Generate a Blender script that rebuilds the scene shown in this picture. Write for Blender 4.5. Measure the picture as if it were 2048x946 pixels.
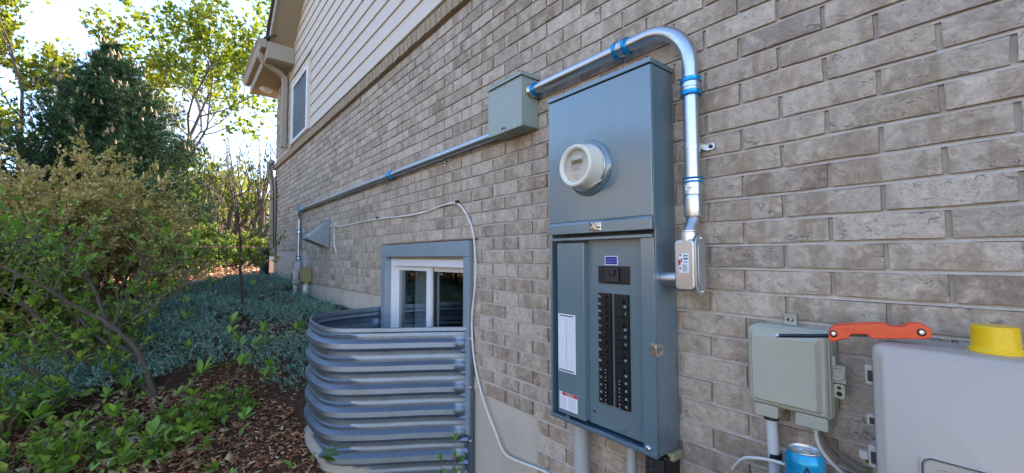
import bpy, bmesh, math, random
import numpy as np
from mathutils import Vector, Matrix

# ------------------------------------------------------------------ camera, sky, sun
for o in list(bpy.data.objects):
    bpy.data.objects.remove(o)
scene = bpy.context.scene
COL = scene.collection
# world axes: x runs along the house wall (to the right), y into the wall, z up; the lens is at z = 0
FPX, YAW, PITCH, ROLL, DIST = 838.5, math.radians(38.71), math.radians(2.82), math.radians(-0.1), 1.265
FWD = Vector((-math.cos(YAW)*math.cos(PITCH), math.sin(YAW)*math.cos(PITCH), math.sin(PITCH)))
_r = Vector((math.sin(YAW), math.cos(YAW), 0)); _u = _r.cross(FWD)
RGT = _r*math.cos(ROLL) + _u*math.sin(ROLL); UPV = -_r*math.sin(ROLL) + _u*math.cos(ROLL)
CAMP = Vector((0, -DIST, 0))
cam_d = bpy.data.cameras.new('camera'); cam = bpy.data.objects.new('camera', cam_d); COL.objects.link(cam)
cam.matrix_world = Matrix(((RGT.x, UPV.x, -FWD.x, CAMP.x), (RGT.y, UPV.y, -FWD.y, CAMP.y), (RGT.z, UPV.z, -FWD.z, CAMP.z), (0, 0, 0, 1)))
cam_d.sensor_fit = 'HORIZONTAL'; cam_d.sensor_width = 36; cam_d.lens = 36*FPX/2048
cam_d.clip_start = 0.02; cam_d.clip_end = 1500
scene.camera = cam

SUN_EL, SUN_AZ = math.radians(36), math.atan2(-0.45, 0.88)
SUN_DIR = Vector((math.sin(SUN_AZ)*math.cos(SUN_EL), math.cos(SUN_AZ)*math.cos(SUN_EL), math.sin(SUN_EL)))
world = bpy.data.worlds.new('World'); scene.world = world; world.use_nodes = True
wn = world.node_tree; wn.nodes.clear()
def wadd(t, **k):
    n = wn.nodes.new(t)
    for a, b in k.items(): setattr(n, a, b)
    return n
w_out = wadd('ShaderNodeOutputWorld'); w_bg = wadd('ShaderNodeBackground'); w_bg.inputs['Strength'].default_value = 0.15
w_sky = wadd('ShaderNodeTexSky', sky_type='NISHITA', sun_disc=False, sun_elevation=SUN_EL, sun_rotation=SUN_AZ, altitude=1600, air_density=1.0, dust_density=0.0, ozone_density=1.0)
w_tc = wadd('ShaderNodeTexCoord'); w_sep = wadd('ShaderNodeSeparateXYZ'); wn.links.new(w_tc.outputs['Generated'], w_sep.inputs[0])
w_add = wadd('ShaderNodeMath', operation='ADD'); wn.links.new(w_sep.outputs['Z'], w_add.inputs[0]); w_add.inputs[1].default_value = 0.30
w_max = wadd('ShaderNodeMath', operation='MAXIMUM'); wn.links.new(w_add.outputs[0], w_max.inputs[0]); w_max.inputs[1].default_value = 0.05
w_dv = wadd('ShaderNodeVectorMath', operation='DIVIDE'); wn.links.new(w_tc.outputs['Generated'], w_dv.inputs[0])
w_cmb = wadd('ShaderNodeCombineXYZ')
for i in range(3): wn.links.new(w_max.outputs[0], w_cmb.inputs[i])
wn.links.new(w_cmb.outputs[0], w_dv.inputs[1])
w_ns = wadd('ShaderNodeTexNoise'); w_ns.inputs['Scale'].default_value = 1.5; w_ns.inputs['Detail'].default_value = 8; w_ns.inputs['Roughness'].default_value = 0.55; w_ns.inputs['Distortion'].default_value = 0.4
w_off = wadd('ShaderNodeVectorMath', operation='ADD'); w_off.inputs[1].default_value = (0.3, 1.7, 0)
wn.links.new(w_dv.outputs[0], w_off.inputs[0]); wn.links.new(w_off.outputs[0], w_ns.inputs['Vector'])
w_rmp = wadd('ShaderNodeValToRGB'); w_rmp.color_ramp.elements[0].position = 0.51; w_rmp.color_ramp.elements[1].position = 0.66
w_el = wadd('ShaderNodeMath', operation='MULTIPLY_ADD'); wn.links.new(w_sep.outputs['Z'], w_el.inputs[0]); w_el.inputs[1].default_value = -0.30; w_el.inputs[2].default_value = 0.060
w_cov = wadd('ShaderNodeMath', operation='ADD'); wn.links.new(w_ns.outputs['Fac'], w_cov.inputs[0]); wn.links.new(w_el.outputs[0], w_cov.inputs[1])
wn.links.new(w_cov.outputs[0], w_rmp.inputs[0])
w_mix = wadd('ShaderNodeMix', data_type='RGBA'); wn.links.new(w_rmp.outputs['Color'], w_mix.inputs['Factor'])
wn.links.new(w_sky.outputs[0], w_mix.inputs['A']); w_mix.inputs['B'].default_value = (1.75, 1.66, 1.56, 1)
wn.links.new(w_mix.outputs['Result'], w_bg.inputs['Color']); wn.links.new(w_bg.outputs[0], w_out.inputs[0])

sun_d = bpy.data.lights.new('sun', 'SUN'); sun_d.energy = 4.8; sun_d.angle = math.radians(0.6); sun_d.color = (1.0, 0.87, 0.68)
sun = bpy.data.objects.new('sun', sun_d); COL.objects.link(sun); sun.location = SUN_DIR*30
sun.rotation_euler = SUN_DIR.to_track_quat('Z', 'Y').to_euler()
scene.view_settings.view_transform = 'Standard'; scene.view_settings.look = 'None'
scene.view_settings.gamma = 1; scene.view_settings.exposure = 2.28; scene.view_settings.use_curve_mapping = False
scene.render.engine = 'CYCLES'

# ------------------------------------------------------------------ helpers
RNG = np.random.default_rng(7); random.seed(7)
def ray(px, py): return FWD + RGT*((px-1024)/FPX) - UPV*((py-473)/FPX)
def PX(px, py, t): return CAMP + ray(px, py)*t                 # a point at optical depth t
def W(px, py, y=0.0):                                           # pixel onto a plane parallel to the wall
    d = ray(px, py); return CAMP + d*((y+DIST)/d.y)
def project(p):
    q = Vector(p)-CAMP; z = q.dot(FWD)
    if z < 0.05: return None
    return (1024+FPX*q.dot(RGT)/z, 473-FPX*q.dot(UPV)/z)

class MB:
    def __init__(s): s.v = []; s.f = []
    def add(s, vs, fs):
        b = len(s.v); s.v += [tuple(v) for v in vs]; s.f += [tuple(i+b for i in f) for f in fs]; return s
    def box(s, x0, x1, y0, y1, z0, z1):
        x0, x1 = min(x0, x1), max(x0, x1); y0, y1 = min(y0, y1), max(y0, y1); z0, z1 = min(z0, z1), max(z0, z1)
        return s.add([(x0,y0,z0),(x1,y0,z0),(x1,y1,z0),(x0,y1,z0),(x0,y0,z1),(x1,y0,z1),(x1,y1,z1),(x0,y1,z1)],
                     [(0,3,2,1),(4,5,6,7),(0,1,5,4),(1,2,6,5),(2,3,7,6),(3,0,4,7)])
    def loft(s, rings, cap=True, closed=True):                  # rings: equal-length loops of points
        n = len(rings[0]); b = len(s.v)
        for r in rings: s.v += [tuple(p) for p in r]
        m = n if closed else n-1
        for i in range(len(rings)-1):
            for j in range(m):
                a = b+i*n+j; c = b+i*n+(j+1) % n
                s.f.append((a, c, c+n, a+n))
        if cap and closed:
            s.f.append(tuple(b+j for j in range(n))[::-1]); s.f.append(tuple(b+(len(rings)-1)*n+j for j in range(n)))
        return s
    def tube(s, path, r, n=12, cap=True):
        path = [Vector(p) for p in path]; rs = r if isinstance(r, (list, tuple)) else [r]*len(path)
        t0 = (path[1]-path[0]).normalized(); up = Vector((0,0,1)) if abs(t0.z) < .9 else Vector((1,0,0))
        a = t0.cross(up).normalized(); rings = []
        for i, p in enumerate(path):
            t = (path[min(i+1, len(path)-1)]-path[max(i-1, 0)]).normalized()
            a = (a-t*a.dot(t)).normalized(); b = t.cross(a)
            rings.append([p+(a*math.cos(2*math.pi*k/n)+b*math.sin(2*math.pi*k/n))*rs[i] for k in range(n)])
        return s.loft(rings, cap)
    def lathe(s, prof, o, ax, n=32, cap=True):                  # prof: (radius, height along ax)
        o = Vector(o); ax = Vector(ax).normalized(); up = Vector((0,0,1)) if abs(ax.z) < .9 else Vector((1,0,0))
        a = ax.cross(up).normalized(); b = ax.cross(a)
        return s.loft([[o+ax*h+(a*math.cos(2*math.pi*k/n)+b*math.sin(2*math.pi*k/n))*r for k in range(n)] for r, h in prof], cap)
    def prism(s, poly, fn, d0, d1):                             # poly: 2d points; fn(u, v, d) -> 3d
        return s.loft([[fn(u, v, d0) for u, v in poly], [fn(u, v, d1) for u, v in poly]])
XZ = lambda u, v, d: (u, d, v)
YZ = lambda u, v, d: (d, u, v)

def rrect(x0, x1, z0, z1, r, n=5):
    out = []
    for cx, cz, a0 in ((x1-r, z1-r, 0), (x0+r, z1-r, 90), (x0+r, z0+r, 180), (x1-r, z0+r, 270)):
        for k in range(n+1):
            a = math.radians(a0+90*k/n); out.append((cx+r*math.cos(a), cz+r*math.sin(a)))
    return out

def mesh_of(mb, smooth=True, angle=40):
    me = bpy.data.meshes.new('m')
    me.from_pydata(mb.v, [], mb.f); me.update()
    bm = bmesh.new(); bm.from_mesh(me); bmesh.ops.recalc_face_normals(bm, faces=bm.faces); bm.to_mesh(me); bm.free()
    if smooth:
        me.polygons.foreach_set('use_smooth', [True]*len(me.polygons)); me.set_sharp_from_angle(angle=math.radians(angle))
    return me
def link(name, me, mat=None, parent=None, loc=None):
    o = bpy.data.objects.new(name, me); COL.objects.link(o)
    if me is not None and mat is not None and not me.materials: me.materials.append(mat)
    if parent is not None:
        o.parent = parent
        if parent.type == 'EMPTY': o.location = -parent.location
    if loc is not None: o.location = Vector(loc) + (o.location if parent is not None else Vector((0,0,0)))
    if me is not None: me.name = name
    return o
def obj(name, mb, mat, parent=None, bevel=0, smooth=True, angle=40, seg=2):
    o = link(name, mesh_of(mb, smooth, angle), mat, parent)
    if bevel:
        m = o.modifiers.new('bevel', 'BEVEL'); m.width = bevel; m.segments = seg; m.limit_method = 'ANGLE'; m.angle_limit = math.radians(35); m.harden_normals = True
    return o
def tag(o, label, cat, group=None, kind=None):
    if label: o['label'] = label
    if cat: o['category'] = cat
    if group: o['group'] = group
    if kind: o['kind'] = kind
    return o
def thing(name, loc, label, cat, group=None):
    o = bpy.data.objects.new(name, None); COL.objects.link(o); o.location = Vector(loc); o.empty_display_size = .05
    return tag(o, label, cat, group)
def np_mesh(name, V, F, mat, parent=None, smooth=False, kind=None):
    me = bpy.data.meshes.new(name); V = np.asarray(V, dtype=np.float32); F = np.asarray(F, dtype=np.int32); k = F.shape[1]
    me.vertices.add(len(V)); me.vertices.foreach_set('co', V.ravel())
    me.loops.add(F.size); me.loops.foreach_set('vertex_index', F.ravel())
    me.polygons.add(len(F)); me.polygons.foreach_set('loop_start', np.arange(0, F.size, k, dtype=np.int32))
    me.update(calc_edges=True); me.validate()
    if smooth: me.polygons.foreach_set('use_smooth', [True]*len(F))
    o = link(name, me, mat, parent)
    if kind: o['kind'] = kind
    return o
_txt = {}
def text(s, size):                                              # flat lettering as a mesh in the xz plane, facing -y
    key = (s, size)
    if key not in _txt:
        cu = bpy.data.curves.new('t', 'FONT'); cu.body = s; cu.size = size; cu.align_x = 'CENTER'; cu.align_y = 'CENTER'; cu.resolution_u = 3
        ob = bpy.data.objects.new('t', cu); COL.objects.link(ob); bpy.context.view_layer.update()
        me = bpy.data.meshes.new_from_object(ob.evaluated_get(bpy.context.evaluated_depsgraph_get()))
        bpy.data.objects.remove(ob); bpy.data.curves.remove(cu)
        me.transform(Matrix.Rotation(math.radians(90), 4, 'X')); _txt[key] = me
    return _txt[key]
def letters(name, s, size, c, mat, parent, yrot=0):
    me = text(s, size)
    if not me.materials: me.materials.append(mat)
    o = link(name, me, mat, parent, c); o.rotation_euler = (0, yrot, 0)
    return o

# ------------------------------------------------------------------ materials
class NT:
    def __init__(s, name):
        s.m = bpy.data.materials.new(name); s.m.use_nodes = True; s.t = s.m.node_tree; s.t.nodes.clear()
        s.out = s.n('ShaderNodeOutputMaterial')
    def n(s, t, inp=None, **k):
        nd = s.t.nodes.new(t)
        for a, b in k.items(): setattr(nd, a, b)
        for a, b in (inp or {}).items():
            if hasattr(b, 'is_linked') and hasattr(b, 'node'): s.t.links.new(b, nd.inputs[a])
            else: nd.inputs[a].default_value = b
        return nd
    def math(s, op, a, b=0.0, c=None):
        i = {0: a, 1: b}
        if c is not None: i[2] = c
        return s.n('ShaderNodeMath', i, operation=op).outputs[0]
    def pos(s): return s.n('ShaderNodeNewGeometry').outputs['Position']
    def noise(s, vec, scale, detail=3, rough=.5, dist=0):
        return s.n('ShaderNodeTexNoise', {'Vector': vec, 'Scale': scale, 'Detail': detail, 'Roughness': rough, 'Distortion': dist}).outputs['Fac']
    def ramp(s, fac, stops):
        r = s.n('ShaderNodeValToRGB', {0: fac}); e = r.color_ramp.elements
        while len(e) < len(stops): e.new(.5)
        for q, (p, c) in zip(e, stops):
            q.position = p; q.color = (*c, 1) if isinstance(c, tuple) else (c, c, c, 1)
        return r.outputs['Color']
    def mixc(s, f, a, b, bt='MIX'):
        c = lambda q: (*q, 1) if isinstance(q, tuple) and len(q) == 3 else q
        return s.n('ShaderNodeMix', {'Factor': f, 'A': c(a), 'B': c(b)}, data_type='RGBA', blend_type=bt).outputs['Result']
    def scale(s, vec, xyz): return s.n('ShaderNodeVectorMath', {0: vec, 1: xyz}, operation='MULTIPLY').outputs[0]
    def bump(s, h, strength, distance=.002): return s.n('ShaderNodeBump', {'Height': h, 'Strength': strength, 'Distance': distance}).outputs[0]
    def bsdf(s, **k):
        i = {}
        for a, b in k.items():
            key = {'color': 'Base Color', 'rough': 'Roughness', 'metal': 'Metallic', 'normal': 'Normal', 'spec': 'Specular IOR Level', 'coat': 'Coat Weight', 'coatr': 'Coat Roughness', 'trans': 'Transmission Weight', 'ior': 'IOR', 'alpha': 'Alpha'}[a]
            i[key] = (*b, 1) if isinstance(b, tuple) and len(b) == 3 else b
        p = s.n('ShaderNodeBsdfPrincipled', i); s.t.links.new(p.outputs[0], s.out.inputs[0]); return p

def plain(name, col, rough=.5, metal=0., var=.12, vs=14., bump=0., bs=120., spec=.5, rvar=.1, dirt=0., coat=0., coatior=1.5, streak=0.):
    t = NT(name); p = t.pos(); n1 = t.noise(p, vs, 5, .6)
    c = t.mixc(t.math('MULTIPLY', n1, 1.0), tuple(max(0, q*(1-var)) for q in col), tuple(q*(1+var) for q in col))
    if dirt:
        d = t.ramp(t.noise(p, vs*.45, 6, .7), [(.52, 0.), (.72, 1.)])
        c = t.mixc(t.math('MULTIPLY', d, dirt), c, (.16, .13, .10))
    if streak:
        st = t.ramp(t.noise(t.scale(p, (42., 42., 1.6)), 1., 5, .6), [(.50, 0.), (.72, 1.)])
        c = t.mixc(t.math('MULTIPLY', st, streak), c, (.40, .41, .40))
        sc = t.ramp(t.noise(p, 90., 2, .5), [(.74, 0.), (.76, 1.)]); c = t.mixc(t.math('MULTIPLY', sc, streak*1.2), c, (.55, .55, .53))
    r = t.math('ADD', t.math('MULTIPLY', t.noise(p, vs*2.3, 4), rvar*2), rough-rvar)
    k = dict(color=c, rough=r, metal=metal, spec=spec, coat=coat)
    if bump: k['normal'] = t.bump(t.noise(p, bs, 4, .6), bump, .002)
    b = t.bsdf(**k)
    if coat: b.inputs['Coat IOR'].default_value = coatior; b.inputs['Coat Roughness'].default_value = .16
    return t.m

C_H, B_L, Z0, X0 = 0.0677, 0.2032, 0.7115, -0.5185               # brick course height, brick length, course line, joint
def brick_mat():
    t = NT('brick'); p = t.pos(); sx = t.n('ShaderNodeSeparateXYZ', {0: p}); x, z = sx.outputs['X'], sx.outputs['Z']
    row = t.math('FLOOR', t.math('DIVIDE', t.math('SUBTRACT', Z0, z), C_H))
    half = t.math('MULTIPLY', t.math('FLOORED_MODULO', t.math('ADD', row, 1.0), 2.0), .5)
    col = t.math('FLOOR', t.math('ADD', t.math('DIVIDE', t.math('SUBTRACT', x, X0), B_L), half))
    cell = t.n('ShaderNodeCombineXYZ', {0: row, 1: col, 2: 0.}).outputs[0]
    wnz = t.n('ShaderNodeTexWhiteNoise', {'Vector': cell}, noise_dimensions='2D'); rv = wnz.outputs['Value']; rc = wnz.outputs['Color']
    pj = t.n('ShaderNodeVectorMath', {0: p, 1: t.scale(rc, (7., 7., 7.))}, operation='ADD').outputs[0]
    base = t.ramp(rv, [(0., (.250, .188, .142)), (.15, (.350, .278, .212)), (.40, (.328, .266, .196)), (.64, (.405, .328, .254)), (.86, (.485, .408, .330)), (1., (.295, .240, .196))])
    # upright paler and darker zones left by the kiln stacking
    band = t.noise(t.scale(pj, (13., 1., 1.6)), 1., 1., .4, .2)
    c = t.mixc(t.ramp(band, [(.48, 0.), (.525, 1.)]), base, t.mixc(.42, base, (.52, .455, .385)))
    c = t.mixc(t.math('MULTIPLY', t.ramp(t.noise(t.scale(pj, (16., 1., 2.4)), 1., 1.5, .4), [(.54, 0.), (.58, 1.)]), .30), c, (.22, .17, .125))
    # lime smears, soot and pits
    sm = t.noise(pj, 17., 7, .66, .9)
    c = t.mixc(t.math('MULTIPLY', t.ramp(sm, [(.50, 0.), (.66, 1.)]), .52), c, (.60, .51, .41))
    c = t.mixc(t.math('MULTIPLY', t.ramp(t.noise(pj, 26., 6, .7, .4), [(.32, 1.), (.46, 0.)]), .50), c, (.22, .16, .105))
    c = t.mixc(t.math('MULTIPLY', t.ramp(t.noise(pj, 170., 3, .65), [(.30, 1.), (.40, 0.)]), .6), c, (.10, .08, .065))
    # folds of the rolled face: thin creases, shade and lit lip painted in colour
    f1 = t.noise(t.scale(pj, (7., 4., 15.)), 1., 5., .62, .1)
    gate = t.ramp(t.noise(pj, 9., 2), [(.52, 0.), (.58, 1.)])
    brk = t.ramp(t.noise(pj, 34., 3, .6), [(.46, 0.), (.56, 1.)])
    cr = t.math('MULTIPLY', t.math('MULTIPLY', t.ramp(t.math('ABSOLUTE', t.math('SUBTRACT', f1, .5)), [(0., 1.), (.010, 0.)]), gate), brk)
    c = t.mixc(t.math('MULTIPLY', cr, .45), c, (.12, .09, .07))
    c = t.mixc(.42, c, t.mixc(t.ramp(t.noise(pj, 48., 8, .78, .3), [(.36, 0.), (.62, 1.)]), (.30, .29, .28), (.72, .71, .70)), 'OVERLAY')
    f2 = t.math('MULTIPLY', t.ramp(t.math('ABSOLUTE', t.math('SUBTRACT', f1, .517)), [(0., 1.), (.012, 0.)]), gate)
    c = t.mixc(t.math('MULTIPLY', f2, .42), c, (.58, .52, .45))
    h = t.math('ADD', t.math('MULTIPLY', t.noise(pj, 24., 6, .66, .6), 1.3), t.math('MULTIPLY', t.noise(pj, 230., 3, .6), .12))
    h = t.math('SUBTRACT', t.math('ADD', h, t.math('MULTIPLY', f1, .5)), t.math('MULTIPLY', cr, .4))
    t.bsdf(color=c, rough=.88, spec=.25, normal=t.bump(h, .95, .006)); return t.m

def stuff_mat(name, stops, rough=.8, trans=0.0, tcol=None, spec=.3, detail=0):
    t = NT(name); g = t.n('ShaderNodeNewGeometry'); c = t.ramp(g.outputs['Random Per Island'], stops)
    if detail:
        c = t.mixc(t.ramp(t.noise(g.outputs['Position'], detail, 4), [(.35, 0.), (.7, .5)]), c, (.03, .022, .016))
    b = t.bsdf(color=c, rough=rough, spec=spec)
    if trans:
        tr = t.n('ShaderNodeBsdfTranslucent', {'Color': t.mixc(.6, c, tcol)})
        mx = t.n('ShaderNodeMixShader', {0: trans, 1: b.outputs[0], 2: tr.outputs[0]}); t.t.links.new(mx.outputs[0], t.out.inputs[0])
    return t.m

M = {}
M['brick'] = brick_mat()
M['mortar'] = plain('mortar', (.50, .435, .37), .95, var=.3, vs=30, bump=.9, bs=260, spec=.2, dirt=.15)
M['concrete'] = plain('concrete', (.48, .43, .365), .9, var=.22, vs=5, bump=.35, bs=60, spec=.2, dirt=.25)
M['siding'] = plain('siding', (.59, .51, .42), .6, var=.05, vs=9, bump=.12, bs=90, rvar=.05)
M['tan_trim'] = plain('tan_trim', (.32, .265, .20), .55, var=.06, vs=7)
M['soffit'] = plain('soffit', (.31, .255, .175), .6, var=.06, vs=7)
M['ledge'] = plain('ledge_brick', (.34, .265, .18), .9, var=.35, vs=40, bump=.8, bs=150)
M['roof'] = plain('shingle', (.07, .06, .055), .9, var=.3, vs=40, bump=.6)
M['vinyl'] = plain('white_vinyl', (.74, .74, .75), .38, var=.04)
M['screen'] = plain('insect_screen', (.055, .065, .085), .35, var=.15, vs=5, spec=.6)
M['panel'] = plain('panel_paint', (.098, .163, .196), .36, var=.10, vs=5, bump=.04, bs=7, rvar=.08, spec=.6, coat=1., coatior=1.8, streak=.06)
M['deadfront'] = plain('deadfront_paint', (.118, .175, .202), .42, var=.10, vs=6, bump=.04, bs=10, rvar=.07, dirt=.08, coat=.6, coatior=1.7, streak=.05)
M['buck'] = plain('grey_blue_steel', (.30, .36, .42), .42, metal=.35, var=.12, vs=9, bump=.05, bs=30, rvar=.08)
M['jbox'] = plain('green_grey_paint', (.29, .335, .30), .42, var=.06, vs=8, bump=.06, bs=30, rvar=.05)
M['galv'] = plain('galvanized', (.48, .51, .54), .42, metal=1., var=.12, vs=22, bump=.05, bs=30, rvar=.09)
M['emt'] = plain('bright_conduit', (.56, .59, .62), .30, metal=1., var=.08, vs=30, bump=.03, bs=60, rvar=.07)
M['cast'] = plain('cast_aluminium', (.56, .565, .57), .36, metal=1., var=.08, vs=14, bump=.12, bs=220, rvar=.05)
M['castcover'] = plain('cover_plate', (.50, .50, .48), .42, metal=.75, var=.12, vs=22, rvar=.06)
M['bluefilm'] = plain('blue_ring', (.012, .27, .56), .22, metal=.5, var=.25, vs=60, rvar=.06)
M['zinc'] = plain('zinc_screw', (.72, .72, .70), .28, metal=1., var=.1, vs=60)
M['vent'] = plain('vent_metal', (.30, .34, .37), .45, metal=.8, var=.2, vs=12, rvar=.08)
M['brass'] = plain('yellow_zinc', (.62, .60, .32), .3, metal=1., var=.15, vs=70)
M['meter'] = plain('ivory_plastic', (.70, .665, .56), .36, var=.05, vs=12, rvar=.05, dirt=.06)
M['dial'] = plain('meter_dial', (.66, .60, .56), .6, var=.05, vs=10)
M['lcd'] = plain('lcd', (.30, .235, .12), .35, var=.1, vs=80)
M['ink'] = plain('black_ink', (.018, .018, .02), .6)
M['paper'] = plain('white_label', (.74, .76, .80), .5, var=.03)
M['grey_print'] = plain('grey_print', (.33, .35, .42), .6)
M['red'] = plain('red_print', (.50, .02, .03), .5)
M['bluelabel'] = plain('blue_label', (.012, .012, .22), .4)
M['lilac'] = plain('pale_print', (.40, .40, .78), .5)
M['black'] = plain('black_plastic', (.012, .012, .014), .38, var=.2, vs=40, rvar=.08)
M['blackgrey'] = plain('charcoal_plastic', (.028, .028, .032), .42, var=.2, vs=40)
M['nid'] = plain('sage_plastic', (.395, .395, .315), .48, var=.07, vs=9, bump=.06, bs=160, rvar=.06, dirt=.12)
M['white_box'] = plain('grey_white_plastic', (.41, .365, .325), .44, var=.04, vs=6, bump=.05, bs=320, rvar=.05, dirt=.03)
M['orange'] = plain('orange_plastic', (.72, .085, .022), .46, var=.06, vs=40, bump=.1, bs=300, dirt=.08)
M['dark_steel'] = plain('dark_steel', (.05, .05, .055), .3, metal=.9, var=.2, vs=60)
M['yellow'] = plain('yellow_plastic', (.80, .50, .008), .28, var=.04, vs=20, rvar=.05)
M['can'] = plain('blue_can', (.003, .25, .46), .28, metal=.35, var=.05, vs=20, rvar=.04)
M['navy'] = plain('navy_print', (.008, .02, .06), .35)
M['pvc'] = plain('grey_pvc', (.40, .41, .40), .45, var=.08, vs=9, dirt=.2)
M['pvc_white'] = plain('white_pvc', (.60, .61, .62), .45, var=.06, vs=9, dirt=.15)
M['cable'] = plain('white_cable', (.70, .68, .62), .5, var=.06, vs=9)
M['cable_brown'] = plain('brown_cable', (.17, .14, .11), .5)
M['cable_green'] = plain('green_cable', (.08, .20, .16), .5)
M['olive_box'] = plain('olive_box', (.30, .25, .10), .5, var=.12, vs=20)
M['rust'] = plain('rusty_lintel', (.10, .045, .022), .85, var=.4, vs=30, bump=.3)
M['wood'] = plain('grey_board', (.40, .37, .31), .8, var=.2, vs=20)
M['fence'] = plain('cedar_fence', (.55, .30, .12), .75, var=.25, vs=4)
M['bark'] = plain('bark', (.115, .085, .065), .95, var=.45, vs=35, bump=.9, bs=70)
M['bark_dark'] = plain('dark_bark', (.055, .042, .036), .95, var=.45, vs=35, bump=.9, bs=70)
M['twig'] = plain('twig', (.15, .095, .065), .8, var=.3, vs=30)
M['house_tan'] = plain('tan_wall', (.21, .175, .135), .8, var=.06, vs=1)
M['house_far'] = plain('far_wall', (.62, .57, .50), .8, var=.06, vs=1)
M['pink'] = plain('pink_string', (.72, .22, .26), .7)
M['sealant'] = plain('sealant', (.42, .36, .22), .7, var=.4, vs=160, bump=.8, bs=200)
M['hole'] = plain('hole', (.02, .016, .012), .9)
def well_mat():
    t = NT('galvanized_well'); p = t.pos(); sx = t.n('ShaderNodeSeparateXYZ', {0: p})
    n1 = t.noise(p, 26., 5, .65); c = t.mixc(n1, (.19, .235, .29), (.285, .34, .405))
    # dried mud line where the soil used to reach
    lim = t.math('ADD', -0.895, t.math('MULTIPLY', t.math('ADD', sx.outputs['X'], 2.95), -0.30))
    m = t.math('SUBTRACT', t.math('ADD', lim, t.math('MULTIPLY', t.math('SUBTRACT', t.noise(p, 16., 5), .5), .08)), sx.outputs['Z'])
    mud = t.ramp(m, [(.0, 0.), (.012, 1.)])
    mud = t.math('MULTIPLY', mud, t.ramp(sx.outputs['Y'], [(0.0, 1.), (.02, 0.)]))
    mud = t.math('MULTIPLY', mud, t.ramp(t.math('ADD', t.math('MULTIPLY', sx.outputs['X'], -1.), -2.22), [(0.0, 0.), (.04, 1.)]))
    c = t.mixc(mud, c, t.mixc(n1, (.30, .26, .21), (.48, .43, .36)))
    spots = t.ramp(t.noise(p, 75., 3, .6), [(.66, 0.), (.72, 1.)]); c = t.mixc(t.math('MULTIPLY', spots, .5), c, (.40, .38, .34))
    spl = t.math('MULTIPLY', t.ramp(t.noise(p, 7., 6, .7), [(.50, 0.), (.68, 1.)]), .35); c = t.mixc(spl, c, (.22, .21, .20))
    t.bsdf(color=c, metal=t.math('SUBTRACT', 1.0, mud), rough=t.math('ADD', t.math('MULTIPLY', n1, .16), t.math('ADD', .43, t.math('MULTIPLY', mud, .30))), normal=t.bump(t.noise(p, 14., 3), .10, .01))
    return t.m
M['well'] = well_mat()
def glass_mat(name, tint, clear):
    t = NT(name); fc = t.n('ShaderNodeLayerWeight', {'Blend': .5}).outputs['Facing']; fr = t.math('MULTIPLY_ADD', t.math('POWER', fc, 5.0), .96, .04)
    g = t.n('ShaderNodeBsdfGlossy', {'Roughness': .01, 'Color': (1, 1, 1, 1)}); tr = t.n('ShaderNodeBsdfTransparent', {'Color': (*tint, 1)})
    mx = t.n('ShaderNodeMixShader', {0: t.math('MINIMUM', t.math('MULTIPLY', fr, clear), 1.0), 1: tr.outputs[0], 2: g.outputs[0]})
    t.t.links.new(mx.outputs[0], t.out.inputs[0]); return t.m
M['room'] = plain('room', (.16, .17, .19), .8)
M['glass'] = glass_mat('window_glass', (.72, .76, .76), 2.2)
M['meter_glass'] = glass_mat('meter_glass', (.93, .93, .92), .8)
def ground_mat():
    t = NT('mulch_ground'); p = t.pos(); a = t.noise(p, 28., 6, .7); b = t.noise(p, 3., 4, .6)
    c = t.ramp(a, [(.25, (.045, .022, .013)), (.5, (.105, .054, .032)), (.68, (.18, .095, .055)), (.85, (.30, .19, .11))])
    c = t.mixc(t.ramp(b, [(.45, 0.), (.7, .6)]), c, (.10, .075, .050))
    t.bsdf(color=c, rough=.95, spec=.15, normal=t.bump(t.noise(p, 45., 6, .7), 1.0, .02)); return t.m
M['ground'] = ground_mat()
M['chips'] = stuff_mat('wood_chips', [(0., (.13, .045, .024)), (.45, (.32, .13, .066)), (.8, (.45, .23, .115)), (1., (.58, .42, .26))], .85)
M['litter'] = stuff_mat('dead_leaves', [(0., (.18, .095, .048)), (.4, (.38, .24, .13)), (.8, (.52, .38, .23)), (1., (.64, .53, .37))], .75)
M['juniper'] = stuff_mat('juniper', [(0., (.036, .085, .064)), (.4, (.125, .26, .195)), (.75, (.22, .38, .30)), (1., (.38, .47, .33))], .6, .12, (.07, .16, .12))
M['leaf'] = stuff_mat('fresh_leaf', [(0., (.065, .14, .022)), (.4, (.15, .26, .035)), (.8, (.24, .36, .05)), (1., (.36, .44, .08))], .45, .32, (.22, .42, .03), spec=.4)
M['leaf_dull'] = stuff_mat('shrub_leaf', [(0., (.06, .11, .02)), (.35, (.15, .225, .035)), (.7, (.24, .29, .05)), (.88, (.34, .31, .075)), (1., (.42, .29, .11))], .5, .28, (.20, .30, .03))
M['tanleaf'] = stuff_mat('tan_leaf', [(0., (.22, .25, .05)), (.30, (.42, .36, .10)), (.70, (.60, .44, .17)), (1., (.70, .56, .28))], .6, .30, (.55, .42, .09))
M['mapleleaf'] = stuff_mat('maple_leaf', [(0., (.045, .080, .010)), (.4, (.09, .15, .014)), (.75, (.17, .23, .02)), (1., (.36, .35, .03))], .5, .36, (.42, .46, .015))
M['yellowleaf'] = stuff_mat('yellow_leaf', [(0., (.08, .12, .012)), (.5, (.17, .21, .02)), (1., (.36, .33, .03))], .5, .32, (.45, .46, .018))
M['needle'] = stuff_mat('pine_needle', [(0., (.012, .032, .014)), (.5, (.026, .066, .028)), (.85, (.048, .105, .040)), (1., (.09, .14, .045))], .8, .08, (.05, .10, .03))
M['candle'] = stuff_mat('pine_candle', [(0., (.24, .15, .075)), (1., (.42, .30, .16))], .7)

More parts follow.
